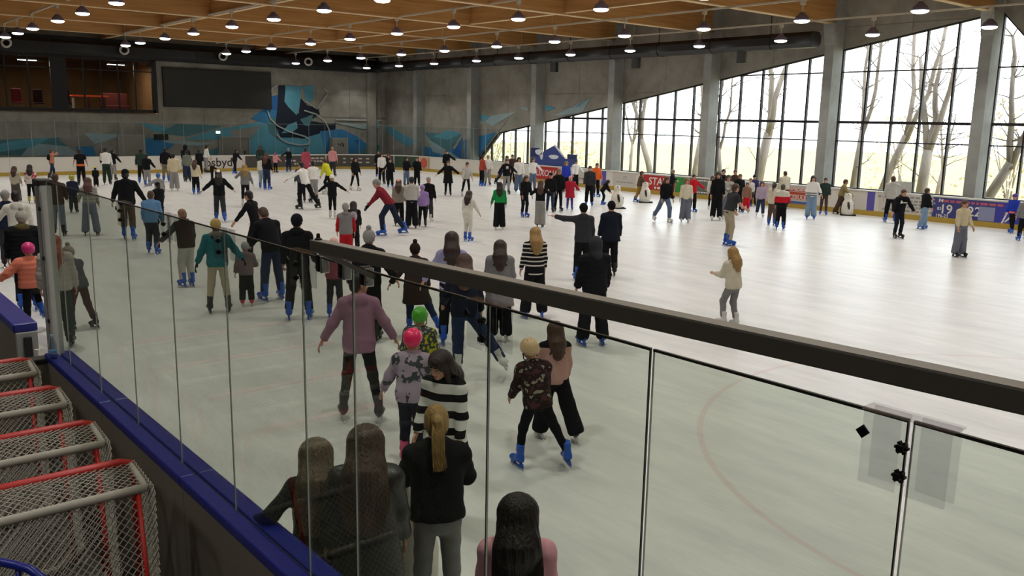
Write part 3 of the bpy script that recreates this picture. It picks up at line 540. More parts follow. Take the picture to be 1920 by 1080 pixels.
for i, x in enumerate(plate_xs):
    pl = empty('joint_plate', (x, 1.945, 2.69)); tag(pl, 'pair of acrylic plates clamped over a glass joint, ' + ('the rightmost and largest in view', 'just under the handrail', 'left of the black clamps', 'over the back of the teal jacket', 'beside the denim blue jacket', 'the farthest and leftmost')[i], 'glass clamp', 'joint plates on the near glass')
    for s in (-1, 1):
        bevel(MB().box((s*.012, -.004, -.09), (s*.105, .004, .095)).build('plate', M['acryl'], pl), .004); bevel(MB().box((s*.012, .046, -.09), (s*.105, .054, .095)).build('plate', M['acryl'], pl), .004)
    MB().box((-.11, -.006, .094), (.11, .056, .099)).build('top_plate', M['acryl'], pl)
    for z in (.03, -.04):
        k = inst('knob', star, pl); k.location = (0, -.012, z)
    q = MB().box((-.012, -.003, -.012), (.012, .003, .012)).build('diamond_marker', M['black'], pl); q.matrix_local = Matrix.Translation((-.10, -.008, .04)) @ Matrix.Rotation(math.pi/4, 4, 'Y')
for i, x in enumerate((-3.80, -3.58, -3.38)):
    cl = empty('glass_clamp', (x, 1.97, 2.74)); tag(cl, ('left', 'middle', 'right')[i]+' of the three black and chrome clamps below the handrail end', 'glass clamp', 'black and chrome glass clamps')
    bevel(MB().box((-.03, -.028, -.03), (0, .028, .055)).build('clamp_body', M['black'], cl), .006); bevel(MB().box((.002, -.022, -.035), (.02, .022, .05)).build('chrome_plate', M['chrome'], cl), .003)
    for z in (-.015, .03): MB().tube([(-.035, -.012, z), (.024, -.012, z)], .005, 8).build('bolt', M['steel'], cl)
hr = empty('handrail', (-3.35, 1.7, 2.915)); tag(hr, 'long dark grey handrail bar crossing the picture to the right edge', 'handrail')
bevel(MB().bar((0, 0, 0), (5.2, 0, .10), .055, .048).build('bar', M['rail'], hr), .004); MB().bar((.002, 0, .0245), (5.2, 0, .1245), .05, .002).build('top_strip', M['railtop'], hr)
MB().lathe([(.016, 0), (.016, .008), (.009, .012), (.007, .03)], 10, (.03, 0, .024)).build('end_bolt', M['black'], hr)
MB().bar((.02, 0, -.02), (.02, .27, -.16), .03, .02).build('bracket', M['rail'], hr)
for x in (4.0,): MB().bar((x, -.02, .05), (x, -.02, -2.975), .05, .05).build('post', M['rail'], hr)
# ---- corner post, bottle
po = empty('corner_post', (-9.72, 1.98, 0)); tag(po, 'wide aluminium post at the left end of the near glass', 'post')
bevel(MB().box((-.12, -.07, .95), (.02, .05, 2.72)).build('post_profile', M['alu'], po), .01); bevel(MB().box((.02, -.06, .95), (.07, .05, 2.74)).build('edge_profile', mat('light_aluminium', lin('b8bab6'), .4, .0), po), .008)
bevel(MB().box((-.2, -.07, 2.72), (.07, .07, 2.785)).build('top_bracket', M['dark'], po), .01)
for z in (1.35, 2.0, 2.5): MB().lathe([(.02, 0), (.02, .02)], 8, (0, 0, 0)).build('bolt', M['black'], po).matrix_local = Matrix.Translation((.045, -.06, z)) @ Matrix.Rotation(math.pi/2, 4, 'X')
MB().box((-.16, -.09, .9), (.1, .09, .96)).build('foot', M['dark'], po)
bo = empty('water_bottle', (-9.5, 1.89, 1.0)); tag(bo, 'clear plastic water bottle standing at the foot of the aluminium post', 'bottle')
MB().lathe([(.034, 0), (.037, .01), (.037, .05), (.033, .07), (.037, .09), (.037, .15), (.02, .2), (.013, .215), (.013, .225)], 16).build('bottle_body', M['water'], bo, True); MB().lathe([(.015, .222), (.015, .245)], 12).build('cap', mat('bottle_cap', lin('9fc0d8')), bo); MB().lathe([(.0375, .055), (.0375, .085)], 16).build('bottle_label', mat('bottle_label_blue', lin('6f9cc4')), bo)
# ---- stored hockey goals
def goal(x, lab):
    e = empty('hockey_goal', (x, .68, -.06)); tag(e, lab, 'goal', 'stored hockey goals'); W = .9; Z = 1.25; D = .40; DB = .80
    fr = [(0, -W, 0), (0, -W, Z-.08), (0, -W+.03, Z-.02), (0, -W+.09, Z), (0, W-.09, Z), (0, W-.03, Z-.02), (0, W, Z-.08), (0, W, 0)]
    MB().tube(fr, .032, 10).build('front_frame', M['red'], e, True)
    MB().tube([(D, -W+.05, Z-.04), (D, W-.05, Z-.04)], .03, 8).build('top_back_bar', M['pad'], e, True)
    for s in (-1, 1): MB().tube([(0, s*(W-.03), Z-.02), (D, s*(W-.05), Z-.04)], .022, 8).build('top_side_bar', M['pad'], e, True)
    MB().tube([(0, -W, .03), (DB*.7, -W+.05, .03), (DB, -W+.3, .03), (DB, W-.3, .03), (DB*.7, W-.05, .03), (0, W, .03)], .028, 8).build('base_bar', M['pad'], e, True)
    for s in (-1, 1): MB().tube([(D, s*(W-.1), Z-.05), (DB-.04, s*(W-.15), .04)], .018, 6).build('back_post', M['red'], e, True)
    mb = MB()
    def face(o, u, v, n, m, sag):
        o, u, v = Vector(o), Vector(u), Vector(v); nn = u.cross(v).normalized()*sag
        def P(a, b): return o+u*a+v*b+nn*(math.sin(math.pi*min(max(a, 0), 1))*math.sin(math.pi*min(max(b, 0), 1)))
        st = 1.0/n
        for i in range(-m, n+1):
            for sg in (1, -1):
                pts = []
                for j in range(0, m+1):
                    a = (i+j)*st if sg == 1 else 1-(i+j)*st
                    if -1e-6 <= a <= 1+1e-6: pts.append(P(a, j/m))
                if len(pts) > 1:
                    pts = pts[::3]+([pts[-1]] if (len(pts)-1) % 3 else []); mb.tube(pts, .0032, 3, caps=False)
    face((0, -W, Z), (0, 2*W, 0), (D, 0, -.04), 34, 8, -.05)
    face((D, -W+.05, Z-.04), (0, 2*W-.1, 0), (DB-D, 0, -Z+.06), 34, 25, .04)
    for s in (-1, 1): face((0, s*W, Z), (0, 0, -Z), (D+.12, -s*.03, 0), 24, 9, 0)
    tag(mb.build('netting', M['net'], e), kind='stuff')
goal(-5.78, 'nearest red framed hockey goal with white net, at the bottom left corner'); goal(-6.72, 'second red framed hockey goal from the bottom left corner'); goal(-7.78, 'third red framed hockey goal, with its net end by the grey boards'); goal(-8.86, 'farthest red framed hockey goal, beside the open gate')
ba = empty('blue_barrier', (*(-3.721, 0.651), .52)); tag(ba, 'blue tubular barrier with rounded corner at the bottom left', 'barrier')
ba.rotation_euler.z = -2.558
MB().tube([(0, 0, -.58), (0, 0, .98), (.025, 0, 1.045), (.09, 0, 1.075), (.16, 0, 1.08), (.9, 0, 1.08)], .018, 10).build('frame', M['blue'], ba, True)
for x in (.15, .30, .45, .60, .75): MB().tube([(x, 0, .12), (x, 0, 1.075)], .012, 8).build('bar', M['blue'], ba, True)
MB().tube([(0, 0, .12), (.9, 0, .12)], .016, 8).build('lower_rail', M['blue'], ba, True)
# ================================================================== LAMPS
lamp_shade = MB().lathe([(.05, .26), (.09, .25), (.12, .19), (.19, .14), (.24, .06), (.25, .0)], 20).mesh('lamp_shade', M['lampshell'], True)
lamp_lens = MB().lathe([(.245, .0), (.245, -.02), (.2, -.055), (.12, -.075), (.02, -.08)], 20).mesh('lens', M['lens'], True)
lamp_stem = MB().tube([(0, 0, .25), (0, 0, .62)], .02, 6).box((-.07, -.06, .50), (.07, .06, .64)).mesh('stem', M['track'])
ROWS = [(31.441, 6.83, [-53.7, -49.6, -45.6, -41.3, -37.5, -33.4, -29.3, -25.2, -21.1, -17.2, -13.1, -9.0, -4.9, -0.8, 3.3, 7.4]), (26.145, 6.85, [-53.6, -49.3, -45.3, -41.0, -37.0, -32.8, -28.8, -24.7, -20.8, -16.8, -12.9, -8.8, -4.7, -0.6, 3.5, 7.6]), (20.569, 7.0, [-51.1, -48.3, -45.0, -40.5, -36.6, -32.6, -28.5, -24.6, -20.5, -16.4, -12.3, -8.2, -4.1, 0.0, 4.1, 8.2]), (14.808, 7.05, [-50.6, -48.1, -44.3, -40.5, -36.1, -32.1, -28.1, -24.3, -20.2, -16.1, -12.0, -7.9, -3.8, 0.3, 4.4, 8.5]), (9.186, 7.1, [-51.0, -48.0, -44.8, -40.2, -36.4, -32.1, -28.0, -23.9, -19.8, -15.7, -11.6, -7.5, -3.4, 0.7, 4.8, 8.9]), (-2.4, 7.0, [-24.0, -19.9, -15.8, -11.7, -7.6, -3.5, 0.6, 4.7]), (3.4, 7.0, [-52.0, -47.9, -43.8, -39.7, -35.6, -31.5, -27.4, -23.3, -19.2, -15.1, -11.0, -6.9, -2.8, 1.3, 5.4])]  # last two rows and lamps beyond view are added to brighten the near side
ORD = ('first', 'second', 'third', 'fourth', 'fifth', 'sixth', 'seventh', 'eighth', 'ninth', 'tenth', 'eleventh', 'twelfth', 'thirteenth', 'fourteenth', 'fifteenth', 'sixteenth', 'seventeenth', 'eighteenth')
RN = ('nearest the window wall', 'second from the window wall', 'along the middle of the hall', 'running past the gallery black post', 'crossing above the gallery windows', 'added out of view over the stand', 'added out of view over the near boards')
light = bpy.data.lights.new('lamp_light', 'AREA'); light.shape = 'DISK'; light.size = .5; light.energy = LAMP_W; light.color = (1, .965, .90); light.spread = math.radians(115)
for r, (y, z, X) in enumerate(ROWS):
    t = MB().box((min(X)-1.5, -.035, -.03), (max(9, max(X)), .035, .03)).build('lighting_track', M['track']); t.location = (0, y, z+.66); tag(t, 'thin pale lighting track carrying the lamp row '+RN[r], 'track', 'lighting tracks')
    for x in np.arange(min(X), max(X)+1, 8.2): MB().tube([(x, 0, .03), (x, 0, 8.9-z-.66)], .01, 5).build('hanger', M['track'], t)
    for x in X:
        e = empty('pendant_lamp', (x, y, z)); tag(e, ORD[X.index(x)]+' pendant lamp from the end wall in the row '+RN[r], 'lamp', 'pendant lamps under the timber roof')
        inst('lamp_shade', lamp_shade, e); inst('lens', lamp_lens, e); inst('stem', lamp_stem, e)
        lo = bpy.data.objects.new('lamp_light', light); link(lo, e); lo.location.z = -.09
for i, y in enumerate((9.74, 15.69, 21.46, 27.19)):
    e = empty('flood_lamp', (-53.9, y, 7.0)); tag(e, 'white ringed flood lamp under the end wall duct, '+('leftmost', 'right of the gallery post', 'above the dark screen', 'above the mural')[i], 'lamp', 'flood lamps on the end wall')
    a = MB().lathe([(.12, -.15), (.2, -.1), (.27, .0), (.27, .08), (.2, .09), (.15, .0)], 18).build('housing', M['white'], e, True); a.rotation_euler = (0, math.radians(75), math.radians(-25))
    b = MB().lathe([(.15, .02), (.15, .05)], 16).build('lens', M['black'], e); b.rotation_euler = a.rotation_euler
    MB().bar((-.05, 0, 0), (-.39, 0, 0), .06).build('bracket', M['alu'], e)
# ================================================================== OUTDOORS AND SMALL THINGS BY THE WINDOW
BARK = noise_ramp('bark', lin('aba198'), lin('7f766d'), .9, 3, (1, 1, .3), .4)
def tree(x, y, h, lab, forks=2, lean=0, r0=.28, seed=1, twigs=26):
    R = random.Random(seed); e = empty('bare_tree', (x, y, -.3)); tag(e, lab, 'tree', 'bare trees outside the windows')
    tr = MB(); br = MB(); fh = h*R.uniform(.3, .45)
    p0 = [Vector((0, 0, 0)), Vector((lean*.3, 0, fh*.5)), Vector((lean*.7, 0, fh))]
    tr.tube(p0, [r0*1.15, r0, r0*.92], 10); tips = []
    for k in range(forks):
        a = (k-(forks-1)/2)*R.uniform(.35, .5)+lean*.08; q = p0[-1]; pts = [q-Vector((0, 0, .25))]; rr = [r0*.75]
        for j in range(6):
            q = q+Vector((math.sin(a)+R.uniform(-.12, .12), R.uniform(-.25, .25), 1)).normalized()*(h-fh)/6; pts.append(q); rr.append(r0*.72*(1-.09*(j+1))); a *= .8; tips.append((q, r0*.3, a))
        tr.tube(pts, rr, 8)
    tips += [(p0[1], r0*.3, 0), (p0[2], r0*.3, 0)]
    for k in range(twigs):
        q, rr, a = R.choice(tips); a = R.choice((-1, 1))*R.uniform(.4, 1.3); b = R.uniform(-.8, .8); L_ = R.uniform(.8, 2.2); pts = [q]
        d = Vector((math.sin(a), b*.7, math.cos(a)*.7)).normalized()
        for j in range(4): d = (d+Vector((R.uniform(-.3, .3), R.uniform(-.3, .3), R.uniform(-.2, .35)))).normalized(); pts.append(pts[-1]+d*L_/4)
        br.tube(pts, [.03, .024, .018, .012, .006], 5)
        for m_ in range(2):
            i = R.randint(1, 3); d2 = (d+Vector((R.uniform(-1, 1), R.uniform(-1, 1), R.uniform(-.3, .8)))).normalized(); br.tube([pts[i], pts[i]+d2*.4, pts[i]+d2*.75+Vector((0, 0, R.uniform(-.1, .2)))], [.012, .009, .005], 4)
    tr.build('trunk', BARK, e, True); br.build('branches', BARK, e, True)
TREES = [(-34.929, 40, 9.5, 'bare tree with leaning fork seen in the third window bay', 2, -1.6, 0.17279999999999998), (-34.321, 43, 10, 'bare tree behind the column right of the third window bay', 2, 0.6, 0.1872), (-29.246, 39, 6.5, 'small bare tree at the left of the fourth window bay', 3, -0.4, 0.1152), (-28.396, 41, 9, 'twin-stemmed bare tree in the middle of the fourth window bay', 2, 0.8, 0.2592), (-22.223, 40, 9.5, 'bare tree with two straight stems at the left of the fifth window bay', 2, 0.4, 0.144), (-21.394, 41, 9.8, 'forked bare tree in the middle of the fifth window bay', 2, 1.6, 0.1872), (-18.842, 40, 7, 'stout bare tree at the right of the fifth window bay', 3, 0.2, 0.2376), (-20.837, 46, 4.6, 'short bare trunk just left of the last column', 2, 0.3, 0.1008), (-15.431, 38, 7.5, 'leaning bare tree right of the last column', 2, 1.5, 0.2016), (-40.555, 44, 7, 'slender bare tree with spreading twigs at the left of the third bay', 3, 0.2, 0.1008)]
for i, t in enumerate(TREES): tree(*t, seed=31+i)
hedge = noise_ramp('autumn_leaves', lin('efe3c2'), lin('cfc3a0'), .9, 2)
def bush(x, y, w, h, lab, seed):
    R = random.Random(seed); mb = MB()
    for k in range(700):
        t = R.uniform(0, 2*math.pi); rr = math.sqrt(R.random()); zz = R.random(); c = Vector((rr*math.cos(t)*w/2*(1-.5*zz), rr*math.sin(t)*w/3*(1-.4*zz), zz*h)); s = R.uniform(.06, .14)
        u = Vector((R.uniform(-1, 1), R.uniform(-1, 1), R.uniform(-1, 1))).normalized()*s; v = u.orthogonal().normalized()*s*.6
        mb.add([c-u, c+v, c+u, c-v], [(0, 1, 2, 3)])
    e = empty('leafy_bush', (x, y, -.3)); tag(e, lab, 'bush', 'bushes outside the windows'); tag(mb.build('leaves', hedge, e), kind='stuff')
    st = MB()
    for k in range(7): st.tube([(R.uniform(-.2, .2), R.uniform(-.2, .2), 0), (R.uniform(-.4, .4)*w/2, R.uniform(-.3, .3), h*.7)], [.04, .015], 5)
    st.build('stems', BARK, e)
for i, (x, y, w, h, lab) in enumerate([(-52.858, 42, 7, 3.2, 'tall golden bush at the narrow end of the windows'), (-46.317, 44, 6, 2.4, 'golden bush behind the blue castle cut-out'), (-25.723, 52, 6, 4.5, 'wide golden bush between the last two bays'), (-17.441, 46, 6, 5.5, 'tall golden bush at the right edge')]): bush(x, y, w, h, lab, 70+i)
ca = empty('castle_banner', (-36.615, 33.37, 0)); tag(ca, 'blue castle-shaped cut-out standing behind the boards by the window', 'banner')
CB = mat('castle_blue', lin('3a4a8c'), .6); CD = mat('castle_dark', lin('2c3566'), .6); CW = mat('castle_white', lin('d8dde6'), .6)
MB().box((-1.9, 0, 0), (1.9, .07, 1.45)).build('wall', CB, ca)
for x in (-1.6, 1.5): MB().box((x-.35, .0, 1.45), (x+.35, .09, 1.95 if x < 0 else 1.7)).build('tower', CD, ca)
MB().prism([(-1.0, 0, 1.45), (.9, 0, 1.45), (.75, 0, 1.62), (0.1, 0, 2.15), (-.8, 0, 1.8)], (0, .08, 0)).build('roof', CB, ca)
MB().bar((.1, -.01, 2.17), (.85, -.01, 1.58), .1, .03, up=(0, 1, 0)).build('snow_edge', CW, ca)
for x, z, a, b in ((-1.2, 1.72, .34, .16), (.05, 1.5, .4, .12), (-.98, 1.5, .12, .2)): MB().prism([(a*math.cos(t)*(1+.12*math.sin(3*t)), -.012, b*math.sin(t)) for t in np.linspace(0, 2*math.pi, 15)[:-1]], (0, .012, 0)).build('snow_patch', CW, ca).location = (x, 0, z)
ws = empty('white_sign', (-16.55, 33.46, 0)); tag(ws, 'plain pale sign board standing behind the boards by the window', 'sign')
bevel(MB().box((-.42, 0, .75), (.42, .03, 1.42)).build('panel', mat('sign_pale', lin('b9b9b4')), ws), .005)
for x in (-.36, .36): MB().box((x-.02, .0, -.06), (x+.02, .03, .76)).build('leg', M['alu'], ws)
# ---- penguin skating aids
def penguin(x, y, rz, s, lab):
    e = empty('penguin_aid', (x, y, 0), rz); tag(e, lab, 'skating aid', 'white penguin skating aids'); e.scale = (s, s, s)
    b = MB(); n = 18; base = 0; prof = [(.02, .05), (.24, .06), (.27, .2), (.27, .42), (.23, .6), (.16, .72), (.13, .78), (.145, .86), (.13, .94), (.08, 1.0), (.01, 1.02)]
    b.lathe(prof, n); o = b.build('body', M['penguin'], e, True)
    for sx in (-1, 1):
        MB().tube([(sx*.2, 0, .62), (sx*.29, .02, .45), (sx*.31, .05, .3)], [.05, .055, .02], 8).build('flipper', M['black'] if sx > 0 else M['penguin'], e, True)
        MB().tube([(sx*.09, .02, .95), (sx*.17, -.03, .98), (sx*.24, -.05, .97)], .016, 6).build('handle', M['black'], e, True)
        MB().lathe([(.001, -.012), (.014, -.006), (.014, .006), (.001, .012)], 8, (sx*.05, .125, .9)).build('eye', M['eye'], e, True)
        MB().bar((sx*.17, -.3, .03), (sx*.17, .38, .03), .05, .05).build('runner', M['black'], e)
    MB().tube([(0, .11, .87), (0, .2, .85)], [.035, .006], 8).build('beak', M['beak'], e, True)
    MB().box((-.05, .262, .5), (.05, .275, .2)).build('chest_stripe', M['black'], e)
for a in [(-24.69, 26.091, -0.6, 0.939, 'white penguin skating aid under the bending girl in black'), (-25.928, 29.195, -0.8, 0.899, 'white penguin skating aid pushed by the skater in mustard trousers'), (-18.09, 32.393, -1.0, 0.87, 'white penguin skating aid pushed by the khaki jacket skater'), (-4.93, 3.12, 2.4, 1.0, 'white penguin skating aid in front of the ponytail girl')]: penguin(*a)
# ================================================================== PEOPLE
class Field:                                   # signed distance grid -> smooth closed mesh (surface nets)
    def __init__(s, lo, hi, c):
        s.lo = np.array(lo, np.float32); s.c = c; n = np.ceil((np.array(hi)-lo)/c).astype(int)+1
        s.ax = [(lo[i]+c*np.arange(n[i])).astype(np.float32) for i in range(3)]; s.F = np.full(n, .4, np.float32)
    def win(s, lo, hi):
        sl = []; g = []
        for i in range(3):
            a = max(0, int(math.floor((lo[i]-s.lo[i])/s.c))); b = min(len(s.ax[i]), int(math.ceil((hi[i]-s.lo[i])/s.c))+1); sl.append(slice(a, max(a, b))); g.append(s.ax[i][sl[-1]])
        return tuple(sl), g[0][:, None, None], g[1][None, :, None], g[2][None, None, :]
    def put(s, sl, d, k, sub=False, both=False):
        f = s.F[sl]
        if sub: s.F[sl] = np.maximum(f, -d)
        elif k <= 0: s.F[sl] = np.minimum(f, d)
        else:
            h = np.clip(.5+.5*(d-f)/k, 0, 1); s.F[sl] = d+(f-d)*h-k*h*(1-h)
    def cone(s, a, b, r1, r2, k=.03, n=None, fl=1, end=None, start=None):
        a, b = np.array(a, np.float32), np.array(b, np.float32); m = max(r1, r2)+.09; lo = np.minimum(a, b)-m; hi = np.maximum(a, b)+m
        sl, X, Y, Z = s.win(lo, hi); ba = b-a; L2 = float(ba@ba)+1e-9
        x, y, z = X-a[0], Y-a[1], Z-a[2]; t0 = (x*ba[0]+y*ba[1]+z*ba[2])/L2; t = np.clip(t0, 0, 1)
        vx, vy, vz = x-t*ba[0], y-t*ba[1], z-t*ba[2]
        if n is not None:
            dn = (vx*n[0]+vy*n[1]+vz*n[2])*(1/fl-1); vx, vy, vz = vx+dn*n[0], vy+dn*n[1], vz+dn*n[2]
        d = np.sqrt(vx*vx+vy*vy+vz*vz)-(r1+(r2-r1)*t)
        if end is not None: d = np.maximum(d, (t0-1)*math.sqrt(L2)-end)
        if start is not None: d = np.maximum(d, -t0*math.sqrt(L2)-start)
        s.put(sl, d, k)
    def ell(s, c, R, r, k=.03, sub=False, cut=None, g=0):
        c = np.array(c, np.float32); m = max(r)+.09; sl, X, Y, Z = s.win(c-m, c+m); x, y, z = X-c[0], Y-c[1], Z-c[2]
        q = [(x*R[i][0]+y*R[i][1]+z*R[i][2])/r[i] for i in range(3)]; k0 = np.sqrt(q[0]**2+q[1]**2+q[2]**2)+1e-6; k1 = np.sqrt((q[0]/r[0])**2+(q[1]/r[1])**2+(q[2]/r[2])**2)+1e-6
        d = k0*(k0-1)/k1
        if cut is not None: d = np.maximum(d, cut[1]-q[2]*r[2]) if cut[0] > 0 else np.maximum(d, q[2]*r[2]-cut[1])
        s.put(sl, d, k, sub)
    def plane(s, p, n):                        # remove everything on the n side of p
        X, Y, Z = s.ax[0][:, None, None], s.ax[1][None, :, None], s.ax[2][None, None, :]
        s.F = np.maximum(s.F, (X-p[0])*n[0]+(Y-p[1])*n[1]+(Z-p[2])*n[2])
    def mesh(s):
        F = s.F; F[0] = F[-1] = .3; F[:, 0] = F[:, -1] = .3; F[:, :, 0] = F[:, :, -1] = .3
        S = F < 0; C = np.zeros([d-1 for d in F.shape], np.int8); cs = [(i, j, k) for i in (0, 1) for j in (0, 1) for k in (0, 1)]
        for i, j, k in cs: C += S[i:i+C.shape[0], j:j+C.shape[1], k:k+C.shape[2]]
        I = np.argwhere((C > 0) & (C < 8))
        if len(I) == 0: return np.zeros((0, 3)), np.zeros((0, 4), int)
        idx = np.full(C.shape, -1, np.int32); idx[I[:, 0], I[:, 1], I[:, 2]] = np.arange(len(I))
        V = np.zeros((len(I), 3), np.float32); W = np.zeros(len(I), np.float32)
        f = {o: F[I[:, 0]+o[0], I[:, 1]+o[1], I[:, 2]+o[2]] for o in cs}
        for a in cs:
            for x in range(3):
                if a[x]: continue
                b = list(a); b[x] = 1; b = tuple(b); m = (f[a] < 0) != (f[b] < 0); t = f[a][m]/(f[a][m]-f[b][m]); p = np.tile(np.array(a, np.float32), (m.sum(), 1)); p[:, x] = t; V[m] += p; W[m] += 1
        V = (V/W[:, None]+I)*s.c+s.lo; Q = []
        for x in range(3):
            u, v = (x+1) % 3, (x+2) % 3; A = [slice(None)]*3; B = [slice(None)]*3; A[x] = slice(0, -1); B[x] = slice(1, None); D = S[tuple(A)] != S[tuple(B)]
            E = np.argwhere(D); E = E[(E[:, u] > 0) & (E[:, v] > 0) & (E[:, u] < F.shape[u]-1) & (E[:, v] < F.shape[v]-1)]
            ins = S[E[:, 0], E[:, 1], E[:, 2]]; q = []
            for du, dv in ((1, 1), (0, 1), (0, 0), (1, 0)):
                P = E.copy(); P[:, u] -= du; P[:, v] -= dv; q.append(idx[P[:, 0], P[:, 1], P[:, 2]])
            q = np.stack(q, 1); q[~ins] = q[~ins][:, ::-1]; Q.append(q)
        return V, np.concatenate(Q)
def np_mesh(name, V, Q, mats, mi=None, tris=None):
    me = bpy.data.meshes.new(name); nq = len(Q); nt = 0 if tris is None else len(tris)
    me.vertices.add(len(V)); me.vertices.foreach_set('co', np.asarray(V, np.float32).ravel()); me.loops.add(nq*4+nt*3); me.polygons.add(nq+nt)
    li = np.asarray(Q, np.int32).ravel() if nt == 0 else np.concatenate([np.asarray(Q, np.int32).ravel(), np.asarray(tris, np.int32).ravel()])
    me.loops.foreach_set('vertex_index', li); st = np.concatenate([np.arange(nq)*4, nq*4+np.arange(nt)*3]).astype(np.int32)
    me.polygons.foreach_set('loop_start', st)
    for m in mats: me.materials.append(m)
    if mi is not None: me.polygons.foreach_set('material_index', np.asarray(mi, np.int32))
    me.polygons.foreach_set('use_smooth', np.ones(nq+nt, bool)); me.update(calc_edges=True); me.validate(); return me
I3 = np.eye(3)
def head_proto(c):
    F = Field((-.13, -.15, -.2), (.13, .16, .16), c)
    F.ell((0, -.012, .03), I3, (.074, .094, .085), 0); F.ell((0, .028, -.04), I3, (.057, .066, .075), .03); F.ell((0, .06, -.092), I3, (.028, .028, .024), .02)
    F.cone((0, .092, .012), (0, .108, -.028), .007, .012, .012); F.ell((0, .104, -.034), I3, (.016, .012, .009), .008)
    for sx in (-1, 1):
        F.ell((sx*.031, .098, .004), I3, (.017, .014, .011), sub=True); F.ell((sx*.03, .083, .003), I3, (.014, .012, .012), .004)
        F.cone((sx*.015, .089, .022), (sx*.05, .077, .022), .007, .005, .01); F.ell((sx*.077, -.005, -.012), I3, (.010, .02, .031), .008); F.ell((sx*.04, .055, -.04), I3, (.022, .025, .026), .02)
    F.ell((0, .085, -.062), I3, (.024, .012, .006), .006); F.ell((0, .084, -.072), I3, (.02, .012, .006), .006)
    F.cone((0, -.02, -.06), (0, -.03, -.19), .055, .055, .03)
    V, Q = F.mesh(); cen = V[Q].mean(1); mi = np.zeros(len(Q), int)
    lips = (np.abs(cen[:, 0]) < .024) & (cen[:, 1] > .08) & (cen[:, 2] < -.055) & (cen[:, 2] > -.079); mi[lips] = 2
    eyes = (np.abs(np.abs(cen[:, 0])-.031) < .013) & (cen[:, 1] > .078) & (np.abs(cen[:, 2]-.003) < .007); mi[eyes] = 1
    brow = (np.abs(np.abs(cen[:, 0])-.032) < .02) & (cen[:, 1] > .07) & (np.abs(cen[:, 2]-.027) < .004); mi[brow] = 1
    return V, Q, mi
def hand_proto(c, curl):                      # wrist at origin, fingers along -z, palm facing -x (right hand hanging), thumb forward (+y)
    F = Field((-.08, -.07, -.22), (.06, .09, .06), c)
    F.cone((0, 0, .03), (0, 0, -.02), .026, .026, .01, np.array((1, 0, 0)), .75); F.ell((0, .002, -.055), I3, (.016, .042, .05), .015)
    for i, (y, L_, r) in enumerate(((.033, .078, .0085), (.012, .088, .009), (-.010, .08, .0085), (-.031, .062, .0075))):
        p = np.array((0, y, -.09)); ang = 0
        for j, fr in enumerate((.45, .3, .25)):
            ang += curl*(.55, 1, .8)[j]; q = p+L_*fr*np.array((-math.sin(ang), y*.9*.1/.03*.1, -math.cos(ang))); F.cone(p, q, r, r*.92, .004); p = q
    F.cone((-.004, .032, -.03), (-.016, .06, -.062), .013, .010, .008); F.cone((-.016, .06, -.062), (-.028, .066, -.092), .010, .008, .004)
    return F.mesh()
HEADS = {'hi': head_proto(.0075), 'lo': head_proto(.016)}
HANDS = {('hi', 'r'): hand_proto(.005, .35), ('lo', 'r'): hand_proto(.0085, .3), ('hi', 'g'): hand_proto(.005, .75)}
# ---- skates: shared meshes
def boot_mesh():
    F = Field((-.08, -.14, -.13), (.08, .24, .2), .0125)
    F.cone((0, -.02, .15), (0, -.02, -.02), .058, .05, .0, np.array((1, 0, 0)), .85); F.ell((0, -.035, -.035), I3, (.042, .055, .05), .03); F.cone((0, .0, -.03), (0, .13, -.055), .048, .034, .03); F.ell((0, .14, -.06), I3, (.042, .05, .03), .03)
    F.plane((0, 0, -.085), (0, 0, -1)); F.plane((0, 0, .15), (0, -.25, .97)); return F.mesh()
bV, bQ = boot_mesh(); BOOT = np_mesh('boot', bV, bQ, [M['bluesk']])
BLADE = MB().prism([(-.003, -.13, -.16), (-.003, -.11, -.135), (-.003, .17, -.135), (-.003, .2, -.142), (-.003, .185, -.156), (-.003, .16, -.16)], (.006, 0, 0)).mesh('blade', M['steel'])
HOLD = MB().prism([(-.012, -.09, -.137), (-.016, -.09, -.083), (-.016, -.03, -.083), (-.012, -.045, -.12), (-.012, .08, -.12), (-.016, .07, -.083), (-.016, .17, -.083), (-.012, .16, -.137)], (.026, 0, 0)).mesh('blade_holder', M['white'])
SKM = {'blue': M['bluesk'], 'white': mat('skate_white', lin('c9c9c6'), .45), 'black': mat('skate_black', lin('1c1b1d'), .45), 'red': mat('skate_red', lin('c02c44'), .5), 'pink': mat('skate_pink', lin('d0507c'), .5), 'yellow': mat('skate_yellow', lin('b8b03a'), .5), 'hockey': mat('skate_hockey', lin('3a3a3e'), .4, scale=14, amt=.5)}
HOLDM = {'blue': M['bluesk'], 'white': SKM['white'], 'black': SKM['black'], 'red': SKM['white'], 'pink': SKM['white'], 'yellow': SKM['black'], 'hockey': SKM['white']}
LEGS = dict(stand=((4, 3, 7), (3, 3, 6)), walk=((18, 3, 16), (-12, 4, 10)), wide=((5, 6, 8), (4, 6, 7)), wide2=((10, 8, 14), (-4, 10, 8)), close=((14, 1, 22), (10, 1, 18)), glide=((26, 3, 34), (12, 3, 26)),
 stride=((30, 4, 36), (-22, 10, 12)), strideL=((20, 8, 22), (-6, 24, 6)), strideS=((16, 6, 14), (-10, 14, 10)), pushR=((12, 2, 16), (-6, 26, 4)), pushR2=((18, 0, 24), (-8, 34, 6)), stepup=((6, 3, 8), (58, 8, 80)))
def vrot(v, ax, deg):
    a = math.radians(deg); c, s = math.cos(a), math.sin(a); ax = np.asarray(ax, float); v = np.asarray(v, float); return v*c+np.cross(ax, v)*s+ax*(ax@v)*(1-c)
def unit(v): v = np.asarray(v, float); return v/(np.linalg.norm(v)+1e-9)
